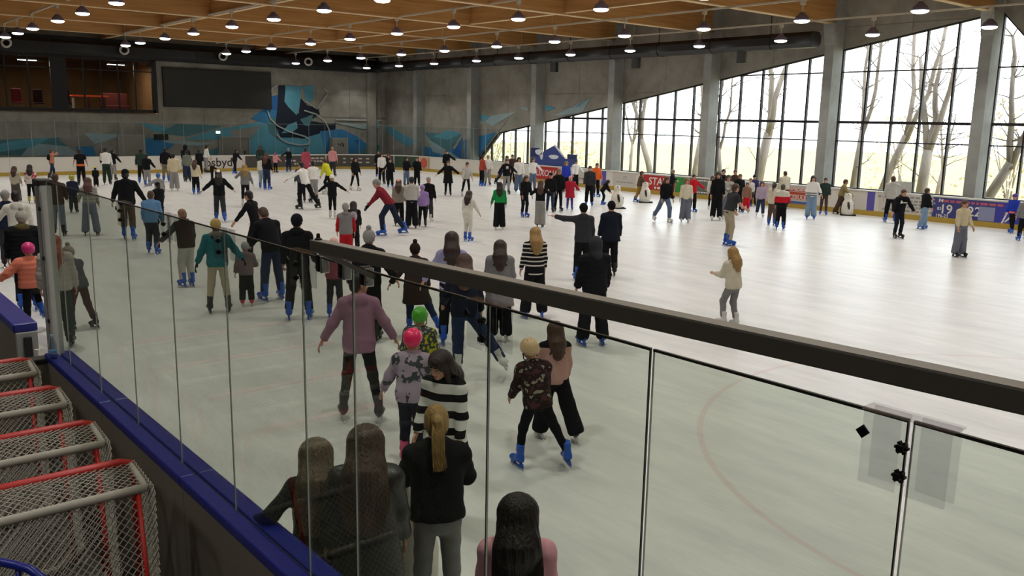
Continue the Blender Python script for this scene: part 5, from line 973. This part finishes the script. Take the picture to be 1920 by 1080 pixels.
PEOPLE = [
('girl with long brown hair in pale jacket at the left edge, white boards behind', -37.9, 6.73, 1.403, 55, 'jacket:beige', 'wide:darkgrey', 'long:brown', '', 'white', 'stand', (8, 10, 15), (8, 10, 15), 3, {}),
('skater in white and red patterned jacket beside the aluminium post top', -37.42, 7.17, 1.481, 69, 'jacket:whitered', 'slim:black', 'long:dark', '', 'yellow', 'stand', (8, 10, 15), (8, 10, 15), 3, {}),
('skater in salmon top and dark backpack with a hand at the forehead', -50.55, 10.7, 1.572, 8, 'sweater:salmon', 'slim:jeansdark', 'short:brown', '', 'black', 'walk', (8, 10, 15), (120, 30, 110), 3, {'pack': 'black'}),
('man in black t-shirt and orange waistband seen from behind', -45.55, 10.92, 1.776, 77, 'tee:black', 'reg:black', 'short:dark', '', 'black', 'stand', (5, 20, 40), (5, 20, 40), 3, {'band': 'orange'}),
('man in white shirt seen from behind beside the black t-shirt man', -45.61, 12.09, 1.821, 65, 'sweater:white', 'reg:darkgreen', 'short:dark', '', 'black', 'stand', (30, 10, 70), (8, 10, 15), 3, {}),
('small child in black with a yellow reflective cap band', -44.29, 11.24, 0.975, 76, 'jacket:black', 'reg:black', 'short:dark', 'cap:yellow', 'black', 'stand', (8, 10, 15), (8, 10, 15), 3, {}),
('skater in black hoodie and dark trousers beside the white shirt man', -49.1, 12.99, 1.667, 75, 'hoodie:black', 'reg:maroon', 'short:dark', '', 'black', 'stand', (8, 10, 15), (8, 10, 15), 3, {}),
('skater in black hoodie and light grey trousers reaching right', -48.57, 13.19, 1.63, 55, 'hoodie:black', 'reg:grey', 'short:dark', '', 'black', 'stand', (8, 10, 15), (15, 30, 15), 3, {}),
('skater in dark green jacket with red scarf and blue skates', -45.78, 13.79, 1.754, 73, 'jacket:darkgreen', 'reg:black', 'short:dark', '', 'blue', 'stand', (8, 10, 15), (8, 10, 15), 3, {'scarf': 'red'}),
('skater in black jacket and light grey trousers near the red scarf skater', -43.97, 13.49, 1.565, 53, 'jacket:black', 'reg:grey', 'short:dark', '', 'blue', 'stand', (8, 10, 15), (15, 28, 20), 3, {}),
('skater in black hoodie, khaki trousers and blue skates at the white boards', -46.39, 15.18, 1.779, 62, 'hoodie:black', 'reg:khaki', 'short:dark', '', 'blue', 'stand', (8, 10, 15), (40, 20, 40), 3, {}),
('man in dark brown jacket and jeans beyond the left end of the glass', -26.97, 5.78, 1.784, 70, 'jacket:umber', 'reg:jeansgrey', 'short:brown', '', 'black', 'stand', (5, 8, 10), (20, 10, 35), 3, {}),
('child with black and yellow helmet in navy jacket', -33.16, 7.63, 1.317, 62, 'jacket:navy', 'reg:charcoal', 'none', 'helmet:lime', 'black', 'stand', (8, 10, 15), (8, 10, 15), 3, {}),
('girl with red-brown hair in grey striped sweater and grey jeans', -26.64, 6.54, 1.666, 68, 'sweater:stripegrey', 'wide:jeansgrey', 'long:auburn', '', 'black', 'wide', (20, 25, 40), (8, 10, 15), 3, {}),
("large man in black cap and jacket with cropped trousers holding a child's hand", -25.21, 7.15, 1.969, 66, 'jacket:black', 'reg:brown', 'short:dark', 'cap:black', 'blue', 'walk', (10, 20, 15), (5, 28, 8), 3, {'w': 1.15, 'crop': 1}),
('small child in black peaked cap in front of the large man', -28.38, 9.02, 1.349, 102, 'jacket:black', 'reg:black', 'short:dark', 'cap:black', 'black', 'stand', (8, 10, 15), (8, 10, 15), 3, {}),
('child in blue beanie and grey hoodie holding the large man by the hand', -32.66, 10.4, 1.356, 67, 'hoodie:grey', 'slim:navy', 'none', 'beanie:blue', 'black', 'stand', (5, 60, 5), (8, 10, 15), 3, {}),
('skater in denim blue jacket leaning forward on blue skates', -22.27, 6.87, 1.596, 58, 'jacket:denim', 'reg:charcoal', 'short:brown', '', 'blue', 'glide', (8, 10, 15), (8, 10, 15), 14, {}),
('man in pale grey hoodie at the left edge seen from behind', -20.63, 3.65, 1.84, 80, 'hoodie:offwhite', 'reg:charcoal', 'short:dark', '', 'black', 'stand', (10, 40, 15), (8, 10, 15), 3, {}),
('skater with grey beanie cut by the left edge behind the grey hoodie', -22.01, 3.68, 1.74, 71, 'jacket:navy', 'reg:charcoal', 'none', 'beanie:grey', 'black', 'stand', (8, 10, 15), (8, 10, 15), 3, {}),
('person in grey bobble hat and black coat with olive fur collar at the gate', -16.91, 3.05, 1.78, 75, 'puffer:black', 'reg:black', 'none', 'pom:stone', 'blue', 'stand', (8, 10, 15), (8, 10, 15), 3, {'fur': 'olive', 'w': 1.15}),
('child in pink helmet and salmon puffer jacket stepping through the gate', -15.2, 2.7, 1.438, 92, 'puffer:salmonb', 'slim:black', 'none', 'helmet:pink', 'blue', 'stepup', (10, 45, 25), (10, 35, 35), 3, {'w': 1.2}),
('woman with red hair in pale hooded jacket behind the aluminium post', -13.92, 2.9, 1.701, 73, 'puffer:stone', 'reg:darkgreen', 'long:ginger', '', 'black', 'stand', (8, 10, 15), (8, 10, 15), 3, {'fur': 'stone'}),
('skater with beige bobble hat in dark grey jacket bending forward beside the post', -14.94, 3.45, 1.356, 117, 'jacket:slate', 'slim:maroonb', 'none', 'pom:taupe', 'black', 'walk', (8, 10, 15), (8, 10, 15), 22, {}),
('skater in cream jacket and wide grey trousers seen from behind', -40.68, 13.67, 1.72, 71, 'jacket:cream', 'wide:grey', 'short:dark', '', 'white', 'stand', (8, 10, 15), (8, 10, 15), 3, {}),
('skater in black hood with red detail behind the grey-green jacket', -47.91, 16.76, 1.863, 41, 'hoodie:black', 'reg:jeansdark', 'none', 'hood:black', 'black', 'stand', (8, 10, 15), (8, 10, 15), 3, {}),
('skater in grey-green jacket and dark jeans with dark hair', -45.95, 16.15, 1.626, 91, 'jacket:sage', 'reg:jeansdark', 'short:dark', '', 'black', 'stand', (8, 10, 15), (8, 10, 15), 3, {}),
('girl in cream jacket with shoulder strap and blue skates', -38.62, 13.9, 1.521, 50, 'jacket:cream', 'reg:black', 'long:brown', '', 'blue', 'stand', (30, 10, 80), (8, 10, 15), 3, {}),
('skater in black beside the white shirt skater at the lettered boards', -51.52, 18.82, 1.463, 60, 'jacket:black', 'reg:black', 'short:dark', '', 'black', 'stand', (8, 10, 15), (8, 10, 15), 3, {}),
('skater in white shirt and grey trousers looking down at the lettered boards', -52.82, 19.69, 1.665, 0, 'sweater:white', 'reg:grey', 'short:dark', '', 'black', 'stand', (25, 10, 30), (8, 10, 15), 10, {}),
('child in black jacket with arm stretched toward a white cap', -45.83, 17.38, 0.982, 9, 'jacket:black', 'slim:black', 'short:grey', '', 'black', 'stand', (80, 10, 10), (60, 20, 10), 3, {}),
('skater in black jacket striding past the lettered boards', -51.25, 20.82, 1.493, 18, 'jacket:black', 'reg:black', 'short:dark', '', 'blue', 'walk', (8, 10, 15), (25, 25, 15), 16, {}),
('girl in white cap and black jacket with her left arm stretched down', -28.09, 10.87, 1.71, 69, 'jacket:black', 'reg:charcoal', 'long:dark', 'beanie:white', 'blue', 'walk', (0, 48, 3), (25, 40, 20), 3, {}),
('girl with long blond hair in grey sweater and black leggings', -32.31, 13.52, 1.63, 67, 'sweater:midgrey', 'legging:black', 'long:blond', '', 'white', 'stand', (20, 45, 90), (0, 18, 5), 3, {}),
('tall girl in dark green with long dark hair at the grey boards', -49.29, 21.64, 1.776, 56, 'coat:darkgreen', 'reg:black', 'long:dark', '', 'black', 'stand', (8, 10, 15), (8, 10, 15), 3, {}),
('girl with reddish hair in black top and jeans on blue skates', -39.45, 17.59, 1.736, 36, 'sweater:black', 'reg:jeansdark', 'long:auburn', '', 'blue', 'stand', (8, 10, 15), (8, 10, 15), 3, {}),
('skater in pale top and pale jeans beside the reddish haired girl', -40.44, 17.79, 1.567, 46, 'sweater:offwhite', 'reg:jeanspale', 'short:brown', '', 'blue', 'stand', (8, 10, 15), (8, 10, 15), 3, {}),
('child in pink hat and pink jacket at the grey boards', -51.32, 23.48, 1.247, 35, 'jacket:lightpink', 'slim:black', 'none', 'beanie:rose', 'black', 'stand', (8, 10, 15), (30, 30, 15), 3, {}),
('skater in blue cap and black top holding the boards', -52.02, 24.7, 1.511, 85, 'sweater:black', 'reg:navy', 'none', 'cap:bluecap', 'blue', 'stand', (20, 55, 15), (8, 10, 15), 3, {}),
('skater in rose red hoodie with dark hair near the grey boards', -46.18, 22.97, 1.724, 44, 'coat:rose', 'reg:rose', 'short:dark', '', 'black', 'stand', (8, 10, 15), (8, 10, 15), 3, {}),
('man in white sweater and black trousers striding with arm stretched left', -30.25, 15.15, 1.804, 113, 'sweater:white', 'reg:black', 'short:dark', '', 'black', 'stride', (50, 45, 5), (10, 20, 20), 18, {}),
('second skater in white sweater close behind the striding man', -32.66, 16.57, 1.714, 83, 'sweater:white', 'reg:grey', 'short:dark', '', 'black', 'stand', (8, 10, 15), (8, 10, 15), 3, {}),
('skater in dark clothes half hidden behind the striding man in white', -32.89, 16.14, 1.623, 74, 'jacket:slate', 'slim:black', 'short:dark', '', 'black', 'stand', (8, 10, 15), (8, 10, 15), 3, {}),
('skater in light pink jacket at the end of the grey boards', -46.83, 25.02, 1.754, 42, 'jacket:lightpink', 'reg:charcoal', 'short:blond', '', 'black', 'stand', (8, 10, 15), (8, 10, 15), 3, {}),
('skater in neon yellow jacket bending forward', -36.04, 19.02, 1.619, 122, 'jacket:neon', 'slim:black', 'short:brown', '', 'white', 'glide', (8, 10, 15), (8, 10, 15), 25, {}),
('girl in white beanie all in black with both arms spread', -27.11, 14.45, 1.527, 62, 'sweater:black', 'legging:black', 'short:blond', 'beanie:white', 'white', 'close', (0, 50, 3), (0, 55, 3), 3, {}),
('woman in tight black outfit and white skates facing right', -37.37, 21.13, 1.611, -89, 'sweater:black', 'legging:black', 'long:dark', '', 'white', 'walk', (8, 10, 15), (8, 10, 15), 3, {}),
('skater in black jacket behind the girl in white sweater', -45.35, 27.28, 1.576, -121, 'jacket:black', 'reg:black', 'short:dark', '', 'blue', 'stand', (8, 10, 15), (8, 10, 15), 3, {}),
('girl with long dark hair in white sweater and black trousers', -40.44, 24.51, 1.666, -106, 'sweater:white', 'reg:black', 'long:dark', '', 'black', 'stand', (8, 10, 15), (8, 10, 15), 3, {}),
('dark haired skater in black facing the camera behind the black top', -42.02, 25.92, 1.534, -122, 'sweater:black', 'reg:black', 'long:auburn', '', 'black', 'stand', (8, 10, 15), (8, 10, 15), 3, {}),
('skater in black top facing the camera right of the white sweater girl', -38.05, 23.56, 1.501, -117, 'sweater:black', 'reg:black', 'long:dark', '', 'blue', 'stand', (8, 10, 15), (20, 35, 20), 3, {}),
('girl with long black hair in black top and blue jeans', -38.6, 24.88, 1.543, -93, 'sweater:black', 'reg:jeans', 'long:black', '', 'black', 'stand', (20, 10, 60), (8, 10, 15), 3, {}),
('skater in black hoodie looking down beside the fruit poster', -38.37, 25.39, 1.521, -123, 'hoodie:black', 'reg:black', 'short:brown', '', 'black', 'stand', (8, 10, 15), (20, 20, 25), 3, {}),
('man in dark open jacket over grey hoodie by the curved boards', -42.92, 30.54, 1.677, -125, 'jacket:black', 'reg:black', 'short:dark', '', 'black', 'stand', (25, 50, 15), (8, 10, 15), 3, {'scarf': 'lightgrey'}),
('skater in long black coat with both arms spread', -32.85, 23.44, 1.61, -126, 'coat:black', 'slim:black', 'short:brown', '', 'black', 'stand', (0, 52, 5), (0, 48, 5), 3, {}),
('skater in grey hoodie and black leggings striding forward', -32.24, 24.0, 1.582, -107, 'hoodie:lightgrey', 'legging:black', 'short:dark', '', 'white', 'walk', (8, 10, 15), (8, 10, 15), 14, {}),
('man in maroon sweater leaning forward with one arm stretched left', -22.19, 13.84, 1.687, 133, 'sweater:maroonr', 'reg:navy', 'none', 'beanie:grey', 'blue', 'stride', (55, 10, 5), (65, 5, 8), 38, {'glove': 'black'}),
('girl in pink beanie and grey jacket behind the maroon sweater man', -24.13, 15.26, 1.544, 48, 'jacket:taupe', 'reg:black', 'long:brown', 'beanie:peach', 'black', 'stand', (8, 10, 15), (8, 10, 15), 3, {}),
('skater in dark beanie, pale grey hoodie and wide black trousers', -23.32, 15.23, 1.662, 57, 'hoodie:lightgrey', 'wide:black', 'none', 'beanie:charcoal', 'black', 'stand', (15, 10, 50), (15, 10, 50), 3, {}),
('child in lilac hat and lilac jacket', -23.5, 15.76, 1.382, 56, 'jacket:lilac', 'slim:black', 'none', 'beanie:lilac', 'black', 'stand', (15, 5, 40), (8, 10, 15), 3, {}),
('skater in black and white cap and black jacket beside the lilac child', -24.52, 16.68, 1.553, 41, 'jacket:black', 'reg:charcoal', 'none', 'cap:greycap', 'white', 'stand', (8, 10, 15), (8, 10, 15), 3, {}),
('girl with dark hair and purple patterned backpack', -20.01, 11.27, 1.329, 61, 'jacket:black', 'reg:black', 'long:dark', '', 'black', 'stand', (8, 10, 15), (8, 10, 15), 3, {'pack': 'purple'}),
('skater in grey vest with red sleeves and grey beanie', -18.31, 10.1, 1.48, 61, 'jacket:midgrey', 'reg:red', 'none', 'beanie:grey', 'black', 'stand', (8, 10, 15), (8, 10, 15), 3, {'sleeve': 'red', 'fur': 'midgrey'}),
('man in black beanie and black jacket near the end of the handrail', -13.6, 6.57, 1.848, 59, 'jacket:black', 'reg:black', 'none', 'beanie:black', 'blue', 'wide', (8, 10, 15), (10, 14, 25), 3, {'fur': 'black'}),
('man in black jacket and dark jeans bending forward to the left', -15.4, 6.91, 1.743, 91, 'jacket:black', 'reg:jeansdark', 'short:brown', '', 'blue', 'wide', (20, 8, 40), (10, 15, 20), 24, {'hp': -22}),
('man in black sweater stretching one arm down to the left', -19.97, 8.65, 1.7, 127, 'sweater:black', 'reg:black', 'short:dark', '', 'black', 'walk', (38, 20, 3), (8, 10, 15), 18, {}),
('skater in dark vest with grey sleeves and pale grey trousers', -17.6, 6.07, 1.599, 96, 'jacket:darkbrown', 'reg:lightgrey', 'short:lightbrown', '', 'blue', 'close', (25, 38, 8), (8, 10, 15), 12, {'sleeve': 'slate'}),
('woman in mustard beanie, teal jacket and cream trousers', -14.89, 5.67, 1.69, 69, 'jacket:teal', 'slim:creamdark', 'none', 'beanie:mustard', 'black', 'wide', (0, 22, 12), (5, 34, 22), 3, {'fur': 'taupe', 'glove': 'black'}),
('small child in grey jacket, black trousers and red skates', -15.17, 6.3, 1.2, 67, 'jacket:mauvegrey', 'reg:black', 'none', 'beanie:greycap', 'red', 'stand', (0, 15, 20), (15, 20, 60), 3, {}),
('woman in rose jacket and white hat behind the glass clamps', -13.4, 7.15, 1.422, 52, 'jacket:dustyrose', 'slim:charcoal', 'none', 'beanie:palepink', 'blue', 'stand', (30, 15, 60), (8, 10, 15), 3, {'fur': 'taupe'}),
('person in grey bobble hat and black jacket beside the rose jacket', -11.62, 6.8, 1.773, 50, 'jacket:black', 'reg:black', 'none', 'pom:grey', 'black', 'stand', (8, 10, 15), (10, 28, 10), 3, {'fur': 'black'}),
('skater in dark bobble hat and dark brown coat with blue jeans', -11.61, 7.53, 1.522, 57, 'coat:darkbrown', 'slim:jeansdark', 'none', 'pom:blackbrown', 'blue', 'pushR', (0, 35, 15), (8, 10, 15), 3, {'fur': 'darkbrown'}),
('girl with long dark hair in lavender sweatshirt', -10.67, 7.69, 1.794, 54, 'sweater:lavender', 'reg:black', 'long:darkbrown', '', 'blue', 'stand', (0, 32, 10), (8, 10, 15), 3, {'hem': -0.12}),
('skater with brown hair in navy jacket and jeans kicking one leg right', -9.28, 6.8, 1.693, 54, 'jacket:navyblack', 'reg:jeansdark', 'long:brown', '', 'white', 'pushR2', (25, 20, 25), (8, 10, 15), 15, {}),
('woman with long brown hair in grey hooded coat behind the joint plates', -10.45, 8.46, 1.634, 51, 'coat:midgrey', 'wide:black', 'long:darkbrown', '', 'white', 'stand', (8, 10, 15), (8, 10, 15), 3, {'hoodn': 'grey'}),
('girl with blond hair in black and white striped sweater', -11.4, 10.02, 1.637, 64, 'sweater:stripeblack', 'wide:black', 'long:blond', '', 'blue', 'wide', (8, 10, 15), (8, 10, 15), 3, {'hem': -0.14}),
('man in black beanie and dark grey jacket raising his left hand', -13.6, 13.34, 1.726, 54, 'jacket:charcoal', 'reg:black', 'none', 'beanie:black', 'blue', 'stand', (10, 92, 25), (8, 10, 15), 3, {'hoodn': 'charcoal'}),
('man in navy jacket and black beanie beside the man raising his hand', -13.69, 14.31, 1.724, 56, 'jacket:navyblack', 'reg:black', 'none', 'beanie:black', 'black', 'stand', (8, 10, 15), (8, 10, 15), 3, {'hem': -0.16}),
('person in black puffer jacket with hood up and blue skates', -9.38, 9.49, 1.74, 65, 'puffer:black', 'wide:black', 'none', 'hood:charcoal', 'blue', 'wide', (8, 10, 15), (8, 10, 15), 3, {'hem': -0.12}),
('woman in mauve pink jacket and black leggings holding her arms out', -8.47, 4.83, 1.743, 60, 'hoodie:mauve', 'legging:black', 'bun:dark', '', 'hockey', 'wide2', (0, 30, 6), (5, 30, 4), 3, {'hy': -65, 'hp': -5, 'hem': -0.14, 'glasses': 1}),
('child in green helmet and camouflage jacket', -8.04, 5.35, 1.358, 44, 'jacket:camo', 'reg:charcoal', 'none', 'helmet:green', 'hockey', 'stand', (5, 15, 20), (10, 12, 30), 3, {}),
('child in hot pink helmet and lilac patterned jacket with pink skates', -7.0, 4.56, 1.41, 45, 'jacket:lilacpat', 'slim:navyblack', 'none', 'helmet:hotpink', 'pink', 'close', (5, 28, 12), (8, 10, 15), 12, {'hem': -0.1}),
('girl with long dark hair in a black and white striped poncho facing the camera', -5.77, 4.1, 1.56, -155, 'poncho:stripebold', 'slim:black', 'long:darkbrown', '', 'white', 'stand', (8, 10, 15), (8, 10, 15), 3, {'hp': -18, 'hy': -10, 'strand': 1}),
('girl with blond ponytail in black jacket and grey leggings', -4.36, 3.04, 1.62, 59, 'jacket:black', 'legging:midgrey', 'pony:blond', '', 'white', 'stand', (35, 15, 60), (35, 15, 60), 12, {'hp': -12, 'hem': -0.02, 'strand': 1}),
('girl with long brown hair in dark leather coat beside the glass', -4.32, 2.49, 1.66, 56, 'coat:leather', 'slim:black', 'long:brown', '', 'black', 'stand', (-5, 14, 25), (8, 10, 15), 3, {'strand': 1}),
('girl with long fair hair in black top resting a hand on the blue rail', -4.65, 2.33, 1.5, 61, 'sweater:black', 'slim:black', 'long:ash', '', 'black', 'stand', (-22, 42, 62), (8, 10, 15), 4, {'strand': 1, 'hp': -5}),
('girl with very long dark hair and pink top at the bottom of the glass', -3.19, 2.73, 1.56, 49, 'sweater:pink', 'slim:black', 'long:blackbrown', '', 'black', 'stand', (8, 10, 15), (8, 10, 15), 3, {'strand': 1}),
('child in cream helmet and dark floral jacket skating on blue skates', -6.16, 5.59, 1.319, 73, 'jacket:floral', 'legging:black', 'none', 'helmet:creamhat', 'blue', 'strideL', (15, 10, 30), (20, 10, 50), 22, {'hr': -8}),
('skater with long brown hair in pink and black jacket', -6.65, 6.24, 1.338, 65, 'jacket:pinkblack', 'wide:black', 'long:brown', '', 'hockey', 'strideS', (30, 10, 50), (8, 10, 15), 6, {}),
('girl with blond hair in beige jacket and grey trousers alone on the open ice', -8.88, 12.32, 1.415, 81, 'jacket:ivory', 'slim:midgrey', 'long:blond', '', 'white', 'glide', (30, 5, 60), (35, 10, 50), 8, {}),
('boy in black t-shirt and khaki trousers on blue skates', -15.27, 20.86, 1.817, -19, 'tee:charcoal', 'reg:khakil', 'short:brown', '', 'blue', 'close', (10, 5, 30), (30, 5, 35), 16, {}),
('girl with long brown hair all in white on blue skates', -19.99, 14.97, 1.475, 28, 'sweater:offwhite', 'slim:offwhite', 'long:darkbrown', '', 'blue', 'close', (8, 10, 15), (25, 18, 10), 12, {}),
('girl in green sweatshirt and wide black trousers', -21.66, 17.48, 1.536, 51, 'sweater:green', 'wide:black', 'long:dark', '', 'white', 'stand', (5, 18, 10), (8, 10, 15), 3, {'hem': -0.1}),
('girl in black jacket bending with knees together on blue skates', -24.14, 20.65, 1.532, -101, 'jacket:black', 'slim:black', 'long:brown', '', 'blue', 'close', (8, 10, 15), (8, 10, 15), 14, {}),
('girl with tousled brown hair in black top and grey sweatpants', -21.41, 19.0, 1.56, 43, 'sweater:black', 'wide:grey', 'long:brown', '', 'black', 'close', (30, 50, 100), (30, 50, 100), 3, {}),
('skater in black cap and black clothes facing the camera', -24.95, 22.64, 1.539, -127, 'jacket:black', 'slim:jeansdark', 'none', 'cap:black', 'black', 'stand', (8, 10, 15), (8, 10, 15), 3, {}),
('girl with long fair hair in black jacket and black trousers', -25.1, 23.2, 1.662, -118, 'jacket:black', 'slim:black', 'long:lightbrown', '', 'black', 'stand', (8, 10, 15), (8, 10, 15), 3, {}),
('girl in pink and white hat, red coat and purple trousers', -25.33, 24.05, 1.359, -129, 'coat:crimson', 'slim:purple', 'none', 'beanie:pinkwhite', 'blue', 'stand', (10, 40, 8), (10, 15, 20), 3, {}),
('skater in dark grey printed hoodie facing the camera', -26.08, 25.87, 1.69, -133, 'hoodie:charcoal', 'reg:black', 'short:dark', '', 'blue', 'stand', (8, 10, 15), (8, 10, 15), 3, {}),
('man in orange and black jacket by the violet board stripe', -29.17, 29.37, 1.598, -105, 'jacket:orange', 'reg:black', 'short:brown', '', 'blue', 'stand', (8, 10, 15), (8, 10, 15), 3, {}),
('girl in black bending over a white penguin aid', -26.13, 26.75, 1.065, -31, 'jacket:black', 'slim:black', 'long:black', '', 'blue', 'glide', (45, 5, 10), (45, 5, 10), 38, {}),
('skater in brown jacket and mustard trousers pushing a penguin aid', -26.26, 29.11, 1.39, -38, 'jacket:brown', 'reg:mustardd', 'short:brown', '', 'blue', 'walk', (45, 5, 25), (45, 5, 25), 10, {}),
('girl in black top and jeans gliding on white skates', -20.45, 23.96, 1.63, -110, 'sweater:black', 'reg:jeans', 'long:brown', '', 'white', 'stride', (8, 10, 15), (8, 10, 15), 8, {}),
('skater in black jacket and grey cap leaning on the red boards', -26.83, 32.04, 1.371, -60, 'jacket:black', 'reg:black', 'none', 'beanie:grey', 'black', 'stand', (8, 10, 15), (50, 30, 10), 3, {}),
('girl in cream sweater and grey jeans on white skates', -19.9, 24.58, 1.591, -139, 'sweater:creaml', 'wide:jeansgrey', 'long:lightbrown', '', 'white', 'stand', (8, 10, 15), (8, 10, 15), 3, {}),
('boy in red hoodie reaching out behind the cream sweater girl', -22.11, 27.71, 1.522, -111, 'hoodie:brightred', 'reg:black', 'short:dark', '', 'blue', 'stand', (25, 45, 10), (8, 10, 15), 3, {}),
('girl with long black hair all in black', -19.75, 26.17, 1.789, -143, 'sweater:black', 'wide:black', 'long:black', '', 'white', 'stand', (8, 10, 15), (8, 10, 15), 3, {}),
('girl in grey and white cardigan with grey jeans', -19.9, 26.97, 1.646, -139, 'jacket:greywhite', 'wide:jeansgrey', 'long:brown', '', 'white', 'stand', (25, 10, 60), (8, 10, 15), 3, {}),
('skater with black hair behind the girl in all black', -21.5, 28.8, 1.742, -143, 'jacket:black', 'reg:black', 'short:black', '', 'black', 'stand', (8, 10, 15), (8, 10, 15), 3, {}),
('skater with brown hair in dark jacket at the back of the group', -22.08, 30.37, 1.658, -144, 'jacket:umber', 'reg:black', 'short:brown', '', 'black', 'stand', (8, 10, 15), (8, 10, 15), 3, {}),
('boy with fair hair in black jacket at the right of the group', -21.29, 29.6, 1.546, -114, 'jacket:black', 'reg:black', 'short:lightbrown', '', 'black', 'stand', (8, 10, 15), (8, 10, 15), 3, {}),
('skater in white jacket and black leggings behind the all-black girl', -22.27, 29.14, 1.414, -133, 'jacket:offwhite', 'legging:black', 'long:brown', '', 'white', 'stand', (8, 10, 15), (8, 10, 15), 3, {}),
('child in red trousers and olive jacket', -20.85, 29.53, 1.234, -145, 'jacket:olivebrown', 'reg:brightred', 'short:brown', '', 'blue', 'stand', (8, 10, 15), (8, 10, 15), 3, {}),
('skater in dark blue beanie and purple jacket by the boards', -22.54, 32.4, 1.364, -145, 'jacket:indigo', 'reg:charcoal', 'none', 'beanie:navy', 'black', 'stand', (8, 10, 15), (8, 10, 15), 3, {}),
('skater in white vest beside the purple jacket', -22.47, 32.03, 1.239, -145, 'jacket:offwhite', 'reg:maroonb', 'short:lightbrown', '', 'blue', 'stand', (8, 10, 15), (8, 10, 15), 3, {}),
('girl in lilac grey jacket and jeans on white skates', -19.69, 28.81, 1.371, -141, 'jacket:lilacgrey', 'reg:jeansdark', 'long:brown', '', 'white', 'walk', (8, 10, 15), (8, 10, 15), 3, {}),
('skater with curly brown hair in cream jacket by the boards', -20.98, 32.37, 1.61, 53, 'jacket:ivory', 'reg:charcoal', 'short:brown', '', 'black', 'stand', (8, 10, 15), (8, 10, 15), 10, {}),
('girl in cream jacket and brown trousers seen from behind', -17.63, 26.54, 1.529, 14, 'jacket:ivory', 'reg:umberl', 'pony:darkbrown', '', 'blue', 'stand', (8, 10, 15), (8, 10, 15), 3, {}),
('skater in white, red and black jacket with black trousers', -16.73, 25.7, 1.558, 28, 'jacket:whiteredblack', 'reg:black', 'short:olived', '', 'blue', 'stand', (8, 10, 15), (15, 15, 40), 3, {}),
('girl with braids in white striped sweater and blue jeans', -18.09, 29.75, 1.664, -147, 'sweater:stripenordic', 'wide:jeansl', 'long:dark', '', 'blue', 'stand', (15, 25, 20), (8, 10, 15), 3, {}),
('boy with curly dark hair in dark green sweater', -18.72, 31.68, 1.497, -147, 'sweater:darkgreen', 'slim:umber', 'short:dark', '', 'blue', 'stand', (8, 10, 15), (8, 10, 15), 3, {}),
('skater in khaki jacket pushing the penguin aid near the second violet stripe', -18.5, 32.47, 1.426, -55, 'jacket:khakid', 'wide:umber', 'short:brown', '', 'black', 'walk', (35, 5, 25), (35, 5, 25), 15, {}),
('man in pale hoodie with blue skates by the white sign', -15.77, 31.31, 1.742, 37, 'hoodie:lightgrey', 'reg:black', 'short:brown', '', 'blue', 'walk', (8, 10, 15), (8, 10, 15), 4, {}),
('man in black hoodie with a chest logo gliding with arms out', -13.35, 27.09, 1.587, -124, 'hoodie:black', 'slim:navyblack', 'short:brown', '', 'black', 'close', (15, 30, 10), (10, 25, 10), 16, {'logo': 1}),
('boy in black jacket with a red badge holding the boards', -14.12, 30.35, 1.459, -30, 'jacket:black', 'wide:jeansl', 'short:brown', '', 'blue', 'walk', (75, 15, 5), (8, 10, 15), 3, {}),
('woman with brown ponytail in cream sweater and grey jeans', -10.37, 24.61, 1.589, -117, 'sweater:cream', 'wide:jeansgrey', 'pony:brown', '', 'black', 'stand', (10, 12, 20), (8, 10, 15), 3, {'hem': -0.02}),
('skater in purple hat and blue jacket with an orange band at the right edge', -11.86, 32.1, 1.358, 170, 'jacket:royal', 'slim:black', 'none', 'beanie:purple', 'blue', 'walk', (8, 10, 15), (8, 10, 15), 3, {'band': 'neonorange'}),
('skater in grey jacket cut off by the right edge', -10.77, 30.07, 1.447, 40, 'jacket:midgrey', 'reg:black', 'short:dark', '', 'blue', 'stand', (8, 10, 15), (8, 10, 15), 3, {}),
('girl with black hair in white jacket and jeans near the window', -32.76, 27.61, 1.736, -120, 'jacket:white', 'wide:jeans', 'long:black', '', 'black', 'stand', (8, 10, 15), (8, 10, 15), 3, {}),
('girl with brown hair in white sweater pointing right near the red poster', -33.2, 28.9, 1.677, -111, 'sweater:white', 'reg:jeans', 'long:brown', '', 'black', 'stand', (10, 45, 5), (8, 10, 15), 3, {}),
('man in black jacket behind the girl in white jacket', -37.1, 30.8, 1.659, -130, 'jacket:umber', 'reg:black', 'short:dark', '', 'black', 'stand', (8, 10, 15), (8, 10, 15), 3, {}),
('man in orange red jacket and black trousers on blue skates', -36.89, 28.52, 1.661, -8, 'jacket:brick', 'reg:black', 'short:dark', '', 'blue', 'stand', (8, 10, 15), (8, 10, 15), 5, {}),
('skater in white sweater and grey trousers beside the orange red jacket', -37.37, 29.29, 1.634, -118, 'sweater:white', 'reg:grey', 'short:blond', '', 'black', 'stand', (8, 10, 15), (8, 10, 15), 3, {}),
('skater in grey hoodie leaning sideways before the window', -37.05, 30.0, 1.612, -69, 'hoodie:lightgrey', 'reg:jeansdark', 'short:brown', '', 'black', 'stride', (8, 10, 15), (8, 10, 15), 22, {}),
('skater in black hoodie with a white three leaf emblem and grey trousers', -32.3, 26.46, 1.694, -119, 'hoodie:black', 'slim:grey', 'short:dark', '', 'black', 'stand', (5, 45, 10), (5, 35, 15), 3, {'logo': 2}),
('girl with long fair hair in blue jacket behind the black jackets', -31.44, 29.53, 1.564, -123, 'jacket:royal', 'reg:black', 'long:lightbrown', '', 'black', 'stand', (8, 10, 15), (8, 10, 15), 3, {}),
('skater in white shirt by the pale boards under the window', -32.46, 31.16, 1.574, -104, 'sweater:white', 'reg:black', 'short:dark', '', 'black', 'stand', (20, 35, 15), (8, 10, 15), 3, {}),
]
for row in PEOPLE: make_person(*row)
